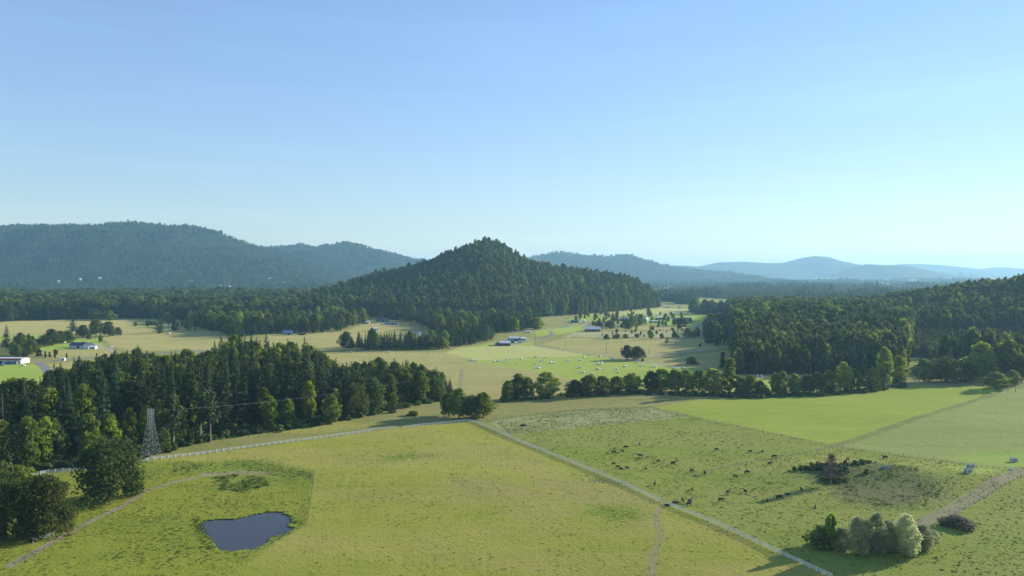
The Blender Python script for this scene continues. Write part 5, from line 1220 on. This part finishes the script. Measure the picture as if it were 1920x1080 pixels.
building(166, 653, 'white front-gabled wing at the right end of the slate-roofed farmhouse', 9, 9, 3.4, P_SLATE, P_WALL, 1.25, .55, 'farmhouse', 'house', win=2)
building(175, 654, 'small white garage right of the farmhouse wing', 7, 6, 2.6, P_WALL, P_WALL, .1, .3, 'garage', 'garage', win=1)
building(116, 642, 'cream farm shed half hidden under the oak group', 8, 6, 3, P_CLAD, P_CLAD, .0, .3, 'shed', win=1)
building(947, 648, 'barn with a silver roof and rust-red walls nearest the mown field', 13, 10, 3.6, P_METAL, P_RUST, .05, .35, 'barn', 'barn', win=1, ends=1)
building(936, 648, 'low blue-grey lean-to left of the rust-red barn', 7, 7, 2.6, P_SLATE, P_BLUE, .05, .25, 'shed', win=1)
building(929, 647, 'tiny white shed at the left end of the farm yard', 3, 3, 2.4, P_WALL, P_WALL, .1, .3, 'shed', win=0)
building(958, 643, 'low teal shed between the two silver-roofed barns', 8, 7, 3.0, P_TEAL, P_TEAL, .1, .3, 'shed', win=1)
building(963, 639, 'silver-roofed barn with a dark gable behind the teal shed', 12, 10, 3.6, P_METAL, P_SLATE, .1, .4, 'barn', 'barn', win=0)
building(975, 640, 'dark low shed in the middle of the farm yard', 7, 6, 2.6, P_SLATE, P_SLATE, 0, .25, 'shed', win=1)
building(981, 638, 'white-roofed shed at the right end of the farm yard', 7, 6, 2.8, P_WALL, P_WALL, .25, .3, 'shed', win=1)
building(1111, 621, 'big silver-roofed barn with rust-red walls and a dark gable', 24, 15, 3.6, P_METAL, P_RUST, -.12, .36, 'barn', 'barn', win=0)
building(1077, 605, 'teal metal building left of the country road', 12, 9, 3.6, P_TEAL, P_TEAL, 0, .3, 'workshop', win=2)
building(1084, 603, 'small pale shed tucked behind the teal building', 4, 4, 3, P_WALL, P_WALL, 0, .4, 'shed', win=0)
building(1095, 605, 'white gabled shed in the yard right of the teal building', 5, 6, 3.2, P_WALL, P_WALL, 1.4, .5, 'shed', win=1)
building(1136, 597, 'small white shed above the road left of the fir pair', 4, 4, 3, P_WALL, P_WALL, 0, .4, 'shed', win=1)
building(1170, 602, 'dark-roofed house right of the fir pair', 16, 10, 3.2, P_SLATE, P_BROWN, 0, .35, 'house', 'house', win=3, chim=True)
building(1212, 602, 'small white house left of the low red-brown shed', 7, 7, 3.4, P_WALL, P_WALL, .9, .6, 'house', 'house', win=2)
building(1227, 605, 'low red-brown shed with a pale roof among the farm houses', 16, 8, 2.6, P_CLAD, P_RUST, 0, .25, 'shed', win=2)
building(1238, 599, 'long open pole barn with a silver roof', 18, 10, 3.6, P_METAL, P_BROWN, 0, .22, 'pole_barn', 'barn', win=0)
building(1266, 601, 'small blue-grey shed left of the wide oak and red barn', 9, 7, 3.2, P_SLATE, P_GREY, 0, .3, 'shed', win=1)
building(1286, 602, 'red barn with a dark roof and a faded red end wall', 18, 12, 4.4, P_SLATE, P_PINK, -.55, .25, 'barn', 'barn', win=0, ends=1)
building(1274, 579, 'tall narrow white A-frame house on the far rise', 6, 8, 3.0, P_WALL, P_WALL, 1.45, 2.0, 'house', 'house', win=1)
building(1238, 575, 'white house with a chimney on the crest of the far rise', 9, 7, 3.4, P_WALL, P_WALL, .1, .45, 'house', 'house', win=2, chim=True)
building(1251, 577, 'long pale house right of the chimneyed one on the far rise', 14, 8, 2.8, P_CLAD, P_WALL, -.1, .2, 'house', 'house', win=3)
building(1305, 581, 'pale blue-grey house under the far clump of trees', 11, 8, 3.2, P_METAL, P_WALL, 0, .3, 'house', 'house', win=2)
building(1316, 581, 'white house at the right of the pale blue-grey one', 9, 8, 3.2, P_GREY, P_WALL, 0, .35, 'house', 'house', win=2)
building(1347, 588, 'small red-roofed shed by the far tree clump', 9, 7, 2.8, P_RUST, P_CLAD, 0, .3, 'shed', win=1)
building(1383, 578, 'far white house at the edge of the right-hand hill', 9, 8, 4, P_WALL, P_WALL, 0, .4, 'house', 'house', win=2)
building(998, 615, 'pale house under the light round tree behind the farm yard', 12, 9, 3, P_GREY, P_WALL, .1, .35, 'house', 'house', win=2)
building(990, 624, 'pale low shed by the hedge above the farm yard', 7, 5, 2.4, P_WALL, P_CLAD, .1, .3, 'shed', win=1)
building(686, 607, 'white house on the left of the yellow meadow above the tree belt', 13, 9, 3.2, P_CLAD, P_WALL, .1, .35, 'house', 'house', win=3)
building(702, 620, 'white roof showing just above the tree belt', 11, 8, 3.4, P_METAL, P_WALL, .2, .3, 'house', 'house', win=2)
building(735, 609, 'long blue-grey low shed right of the yellow meadow', 24, 7, 2.8, P_BLUE, P_GREY, -.12, .15, 'shed', win=3)
building(717, 603, 'long dark house under the trees above the yellow meadow', 22, 8, 3, P_SLATE, P_GREY, 0, .3, 'house', 'house', win=3)
building(777, 629, 'house with a pinkish grey roof half hidden in the tree belt', 16, 10, 3.6, P_GREY, P_CLAD, -.1, .4, 'house', 'house', win=3, chim=True)
building(808, 608, 'long pale-roofed shed in the shade below the central hill', 14, 8, 3, P_METAL, P_TEAL, 0, .2, 'shed', win=1)
building(540, 628, 'blue-grey barn in front of the belt left of the yellow field', 13, 9, 4, P_BLUE, P_GREY, .3, .4, 'barn', 'barn', win=1)
building(567, 628, 'low dark shed right of the blue-grey barn', 12, 6, 2.4, P_SLATE, P_BROWN, 0, .25, 'shed', win=1)
# parked vehicles
def car(px, py, label, mat, rz=0.0, van=False):
    g = G(px, py); o = thing('parked_car' if not van else 'parked_van', label, 'van' if van else 'car', tuple(g), rz); L, W = (5.4, 2.0) if van else (4.6, 1.8); zt = 2.2 if van else 1.5
    pr = [(-L/2,.35),(-L/2,.9),(-L*.42,1.0),(-L*.30,zt),(L*.12 if not van else L*.28,zt),(L*.27 if not van else L*.40,1.0),(L*.47,.85),(L/2,.6),(L/2,.35)]
    n = len(pr); V_ = [(x, -W/2, z) for x, z in pr] + [(x, W/2, z) for x, z in pr]
    MB().add(V_, [tuple(range(n)), tuple(range(n, 2*n))[::-1]] + [(i, n+i, n+(i+1)%n, (i+1)%n) for i in range(n)]).build('body', mat, o)
    MB().box((-.35, 0, (1.0+zt)/2+.02), (L*.42, W+.03, (zt-1)*.6)).build('window', P_GLASS, o)
    for sx in (-L*.31, L*.31):
        for sy in (-W/2+.02, W/2-.02): MB().tube([(sx, sy-.11, .33), (sx, sy+.11, .33)], [.33,.33], 12).build('wheel', P_DARK, o)
for a in [(1108,605,'white pickup-like car parked in the yard right of the gabled shed',P_WALL,.1),(973,641,'small white car left in the farm yard',P_WALL,.4),(966,642,'white car next to the teal shed',P_WALL,1.2),(977,641.5,'white van near the right end of the farm yard',P_WALL,.2,True),
          (1236,607,'white car parked below the pole barn',P_WALL,.2),(957,624,'white car parked behind the hedge above the farm yard',P_WALL,0),(963,624,'white van second from the left behind the hedge above the farm yard',P_WALL,.1,True),(1070,607,'pale car beside the teal building',P_GREY,0),
          (44,678,'white van parked at the right end of the red-edged building',P_WALL,.2,True),(6,686,'grey car on the grass left of the blue container',P_GREY,.1),(43,686.5,'small white car on the lawn before the red-edged building',P_WALL,.1),(181,653,'dark red car parked beside the farmhouse',P_RED,.1),(210,651,'white car on the farmhouse driveway',P_WALL,.9),
          (843,653,'white car at the right end of the tree belt',P_WALL,0),(696,609,'white car below the house above the yellow meadow',P_WALL,0),(717,609,'white van left of the long blue-grey shed',P_WALL,0,True),(724,609,'white car touching the long blue-grey shed',P_WALL,0),(316,626,'white van at the edge of the far tan field',P_WALL,0,True),(1167,609,'white car before the dark-roofed house',P_WALL,0)]: car(*a)
# far houses under the mountains and in the valley
FH = [(110,531),(150,525),(187,524),(224,523),(232,524),(297,530),(358,528),(402,535),(412,537),(430,537),(505,522),(532,531),(565,531),(540,544),(604,501),(585,527),(1255,532),(1264,532),(1570,528),(1688,538),(1665,531),(1655,530)]
for k, (px, py) in enumerate(FH):
    d_, t_ = G0(px, max(py, 514)); best = None
    for Y_ in np.arange(2600, 9000, 40):
        X_ = (px - 960) / F_PX * Y_; hz_ = Hf(X_, Y_) + 14; _, pyy = PX(X_, Y_, hz_)
        if pyy <= py: best = (X_, Y_, hz_); break
    if best is None: best = ((px - 960) / F_PX * 5200, 5200, 26)
    o = thing('far_house', f"tiny white house, {ordn(k + 1)} from the left of the specks in the far woods" if k < 16 else f"tiny white building, {ordn(k - 15)} of the specks in the hazy valley at right", 'house', (best[0], best[1], best[2] - 4), rng.uniform(-.8, .8), 'white house specks in the far woods')
    w_ = rng.uniform(9, 17); m = MB().box((0, 0, -3), (w_, 10, 16)); m.build('wall', P_WALL, o)
    V_ = [(-w_/2-.5,-5.5,5),(w_/2+.5,-5.5,5),(w_/2+.5,5.5,5),(-w_/2-.5,5.5,5),(-w_/2-.5,0,8.5),(w_/2+.5,0,8.5)]
    MB().add(V_, [(0,1,5,4),(2,3,4,5),(0,4,3),(1,2,5),(3,2,1,0)]).build('roof', [P_WALL, P_GREY, P_METAL][k % 3], o)
# mill in the hazy plain
g0 = ((1800 - 960) / F_PX * 8200, 8200.0)
def mp_(px, Y_=8200.0): return ((px - 960) / F_PX * Y_, Y_, Hf((px - 960) / F_PX * Y_, Y_))
for k, (px, w_, h, lab, mt) in enumerate([(1779,55,34,'white mill block at the left of the far mill',P_WALL),(1786,26,44,'tallest white mill block of the far mill',P_WALL),(1771,22,52,'pale narrow silo block at the left end of the far mill',P_WALL),(1814,70,30,'long pale mill hall right of the steam plume',P_CLAD),(1711,70,30,'long white warehouse left of the far mill',P_WALL),(1716,150,18,'long reddish warehouse roof in the hazy valley',P_PINK),(1667,60,20,'reddish low hall left in the hazy valley',P_PINK)]):
    x_, y_, z_ = mp_(px, 8200 if k != 5 else 7000); o = thing('mill_building', lab, 'mill', (x_, y_, z_)); MB().box((0, 0, h / 2), (w_, 40, h)).build('wall', mt, o); MB().box((0, 0, h + 1.2), (w_ + 3, 43, 2.4)).build('roof', P_METAL, o); MB().box((w_ * .2, -20.1, h * .3), (w_ * .2, .6, h * .5)).build('door', P_DARK, o)
for px, h, lab in ((1797, 70, 'dark thin chimney stack left of the steam plume'), (1820, 86, 'dark thin chimney stack right of the steam plume'), (1806, 52, 'short stack under the white steam plume')):
    x_, y_, z_ = mp_(px); o = thing('chimney_stack', lab, 'chimney', (x_, y_, z_)); MB().tube([(0, 0, 0), (0, 0, h)], [4.2, 2.6], 12).build('shaft', P_BROWN, o); MB().tube([(0, 0, h - .5), (0, 0, h + 2)], [3.2, 3.2], 12).build('cap', P_GREY, o)
x_, y_, z_ = mp_(1806); Vs = []; Fs = []; n = 0
bmx = bmesh.new(); bmesh.ops.create_icosphere(bmx, subdivisions=2, radius=1)
bmx.verts.ensure_lookup_table(); sv = np.array([v.co for v in bmx.verts]); sf = np.array([[v.index for v in f.verts] for f in bmx.faces]); bmx.free()
for i in range(26):
    t_ = i / 25; c = np.array([x_ - 3 - 16 * t_ + rng.normal(0, 3), y_ + rng.normal(0, 5), z_ + 56 + 42 * t_ + rng.normal(0, 3)]); r_ = (3 + 9 * t_) * rng.uniform(.7, 1.1)
    Vs.append(sv * r_ * (1 + .15 * rng.normal(size=(len(sv), 1))) + c); Fs.append(sf + n); n += len(sv)
ms, ns, bs = newmat('steam'); bs.inputs['Base Color'].default_value = (.9, .9, .9, 1); bs.inputs['Roughness'].default_value = 1; bs.inputs['Subsurface Weight'].default_value = 0
tag(ob('steam_plume', mesh('steam_plume', np.concatenate(Vs), np.concatenate(Fs), [ms], smooth=True)), 'small white steam plume rising from the far mill', 'steam', kind='stuff')
# ------------------------------------------------------------------ brush, weeds and tussocks
BR = [source(leafy_crown(800 + i, 5, 40, .30, .55, .0, mat=[L_BRU, L_MIX, L_BRU, L_FIR][i], name='brush_clump')) for i in range(4)]
BD = [source(leafy_crown(810 + i, 5, 40, .22, .6, .0, mat=L_DRY, name='bramble_clump')) for i in range(2)]
def tuft(seed, mat):
    rg = np.random.default_rng(seed); n = 26; C = np.stack([rg.normal(0, .28, n), rg.normal(0, .28, n), rg.uniform(.1, .75, n)], -1)
    Nn = unit(np.stack([rg.normal(0, 1, n), rg.normal(0, 1, n), rg.uniform(.5, 1.6, n)], -1)); V_, F_ = quads(C, Nn, rg.uniform(.22, .42, n), rg, 1.5); V_[:, 2] = np.clip(V_[:, 2], 0, None); return mesh('grass_tuft', V_, F_, [mat])
WE = [source(tuft(50 + i, [L_BRU, L_MIX][i % 2])) for i in range(4)]
def brush(name, poly, sp, hs_, label, srcs, cat, keep=None, flat=1.0):
    x, y = scatter(poly, sp); 
    if keep is not None: k = vnoise(x / 6, y / 6, 88) > keep; x, y = x[k], y[k]
    z = H(x, y); n = len(x); h = rng.uniform(hs_[0], hs_[1], n); w2 = h * rng.uniform(1.0, 1.9, n) / flat
    stuff(name, np.stack([x, y, z - .15], -1), rng.uniform(0, 6.28, n), np.stack([w2, w2, h], -1), rng.integers(0, len(srcs), n), srcs, label, cat)
brush('brush', [(1478,893),(1500,880),(1540,884),(1580,878),(1640,884),(1655,893),(1640,905),(1580,915),(1540,910),(1500,902)], 2.2, (.7, 2.0), 'dark green brush around the foot of the bare tree', BR, 'brush', .48)
brush('dry_brush', [(1535,898),(1580,893),(1600,905),(1580,916),(1540,914)], 1.8, (.5, 1.1), 'reddish brown brambles in front of the bare tree', BD, 'brush', .2)
brush('weeds', [(1590,905),(1680,890),(1760,900),(1770,925),(1740,945),(1640,950),(1580,930)], 1.7, (.25, .8), 'scattered weedy clumps on the near side of the knoll', WE, 'weeds', .52)
brush('nettles', [(402,893),(440,888),(500,894),(505,908),(460,922),(415,917)], 1.6, (.4, 1.1), 'dense green weeds right of the track end above the pond', WE, 'weeds', .25)
brush('weeds', [(318,880),(380,866),(400,870),(345,890)], 1.8, (.3, .8), 'green weeds left of the track curve above the pond', WE, 'weeds', .3)
brush('weeds', [(400,868),(480,864),(585,886),(580,900),(520,892),(470,878)], 2.0, (.3, .7), 'green weeds inside the top corner of the pond paddock', WE, 'weeds', .35)
brush('reeds', [(360,975),(375,970),(395,1005),(410,1030),(380,1025)], 1.5, (.3, .8), 'rushes on the left bank of the pond', WE, 'reeds', .2)
brush('reeds', [(540,962),(556,975),(552,996),(520,1012),(505,1020),(530,1002),(548,992)], 1.5, (.3, .8), 'rushes on the right bank of the pond', WE, 'reeds', .2)
brush('weeds', [(1125,955),(1200,966),(1205,975),(1150,978),(1120,968)], 1.8, (.2, .45), 'green weeds round the wet hollow in the yellow field', WE, 'weeds', .35)
brush('undergrowth', [(0,898),(90,884),(145,878),(262,862),(400,826),(600,800),(735,772),(850,748),(850,735),(700,770),(500,795),(330,828),(215,850),(0,885)], 3.0, (1.2, 4.0), 'low bushes along the front edge of the left wood', BR, 'undergrowth', .30, 1.1)
brush('hedge_bottom', [(940,755),(1060,745),(1200,742),(1440,748),(1600,740),(1700,727),(1700,722),(1600,734),(1440,741),(1200,736),(1060,740),(940,749)], 2.6, (1.0, 3.2), 'low scrub under the hedgerow trees', BR, 'undergrowth', .40)
L_TG = leaf_mat('tussock_green', (.19, .25, .04), (.27, .31, .06), .45); L_TD = leaf_mat('tussock_dark', (.13, .18, .03), (.18, .22, .05), .4); L_TY = leaf_mat('tussock_straw', (.32, .29, .07), (.42, .38, .12), .45)
TU = [source(tuft(i, [L_TG, L_TD, L_TY][i % 3])) for i in range(6)]
def tufts(poly, n, hs_, label, pk, thr=.45):
    P_ = GP(poly); x0, y0 = P_.min(0); x1, y1 = P_.max(0); x = rng.uniform(x0, x1, n * 3); y = y0 + (y1 - y0) * rng.uniform(0, 1, n * 3)
    k = inpoly(x, y, P_) & (np.abs(x) < y * .68) & (vnoise(x / 14, y / 14, 95) * .6 + vnoise(x / 4, y / 4, 96) * .4 + rng.uniform(-.25, .25, len(x)) > thr) & ~inpoly(x, y, PONDXY); x, y = x[k][:n], y[k][:n]; n = len(x)
    h = rng.uniform(*hs_, n); w2 = rng.uniform(.7, 1.7, n) * h * 1.5; stuff('grass_tufts', np.stack([x, y, H(x, y)], -1), rng.uniform(0, 6.28, n), np.stack([w2, w2, h], -1), rng.choice(pk, n), TU, label, 'grass')
tufts([(905,796),(960,815),(1120,797),(1300,782),(1560,836),(1640,848),(1830,875),(2100,885),(2100,1150),(1640,1120),(1405,1012),(1260,944)], 9000, (.18, .38), 'grass tussocks dotted over the cattle pasture', [0, 1, 1, 3, 4])
tufts([(925,791),(1080,770),(1220,765),(1300,780),(1120,797),(960,814)], 3000, (.2, .42), 'thistle tufts in the pale pasture', [0, 3, 2, 5])
tufts([(38,900),(145,883),(262,866),(480,861),(590,883),(575,985),(525,1010),(380,1100),(60,1100),(-200,1000)], 4500, (.15, .38), 'grass tussocks in the pond paddock', [0, 2, 3, 1, 5])
tufts([(262,868),(480,840),(700,810),(878,792),(1250,946),(1405,1012),(1600,1100),(560,1100),(580,985),(592,884)], 4500, (.12, .32), 'grass tussocks in the yellow meadow', [0, 2, 5, 3], .5)
# ------------------------------------------------------------------ haze
mh = bpy.data.materials.new('haze'); mh.use_nodes = True; nh = mh.node_tree
for n in list(nh.nodes):
    if n.type != 'OUTPUT_MATERIAL': nh.nodes.remove(n)
pv = nh.nodes.new('ShaderNodeVolumePrincipled'); pv.inputs['Color'].default_value = (.42, .76, 1.0, 1)
pv.inputs['Density'].default_value = 6.2e-5; pv.inputs['Anisotropy'].default_value = 0.25
nh.links.new(pv.outputs[0], nh.nodes['Material Output'].inputs['Volume'])
hz = MB().box((0, 12300, 230), (60000, 26000, 560)).build('haze', mh); hz['kind'] = 'stuff'; hz['label'] = 'thin blue air haze that pales the far mountains'; hz['category'] = 'haze'
for o in bpy.data.objects:
    if 'label' in o and len(o['label'].split()) > 16: print('LONG', o.name, o['label'])
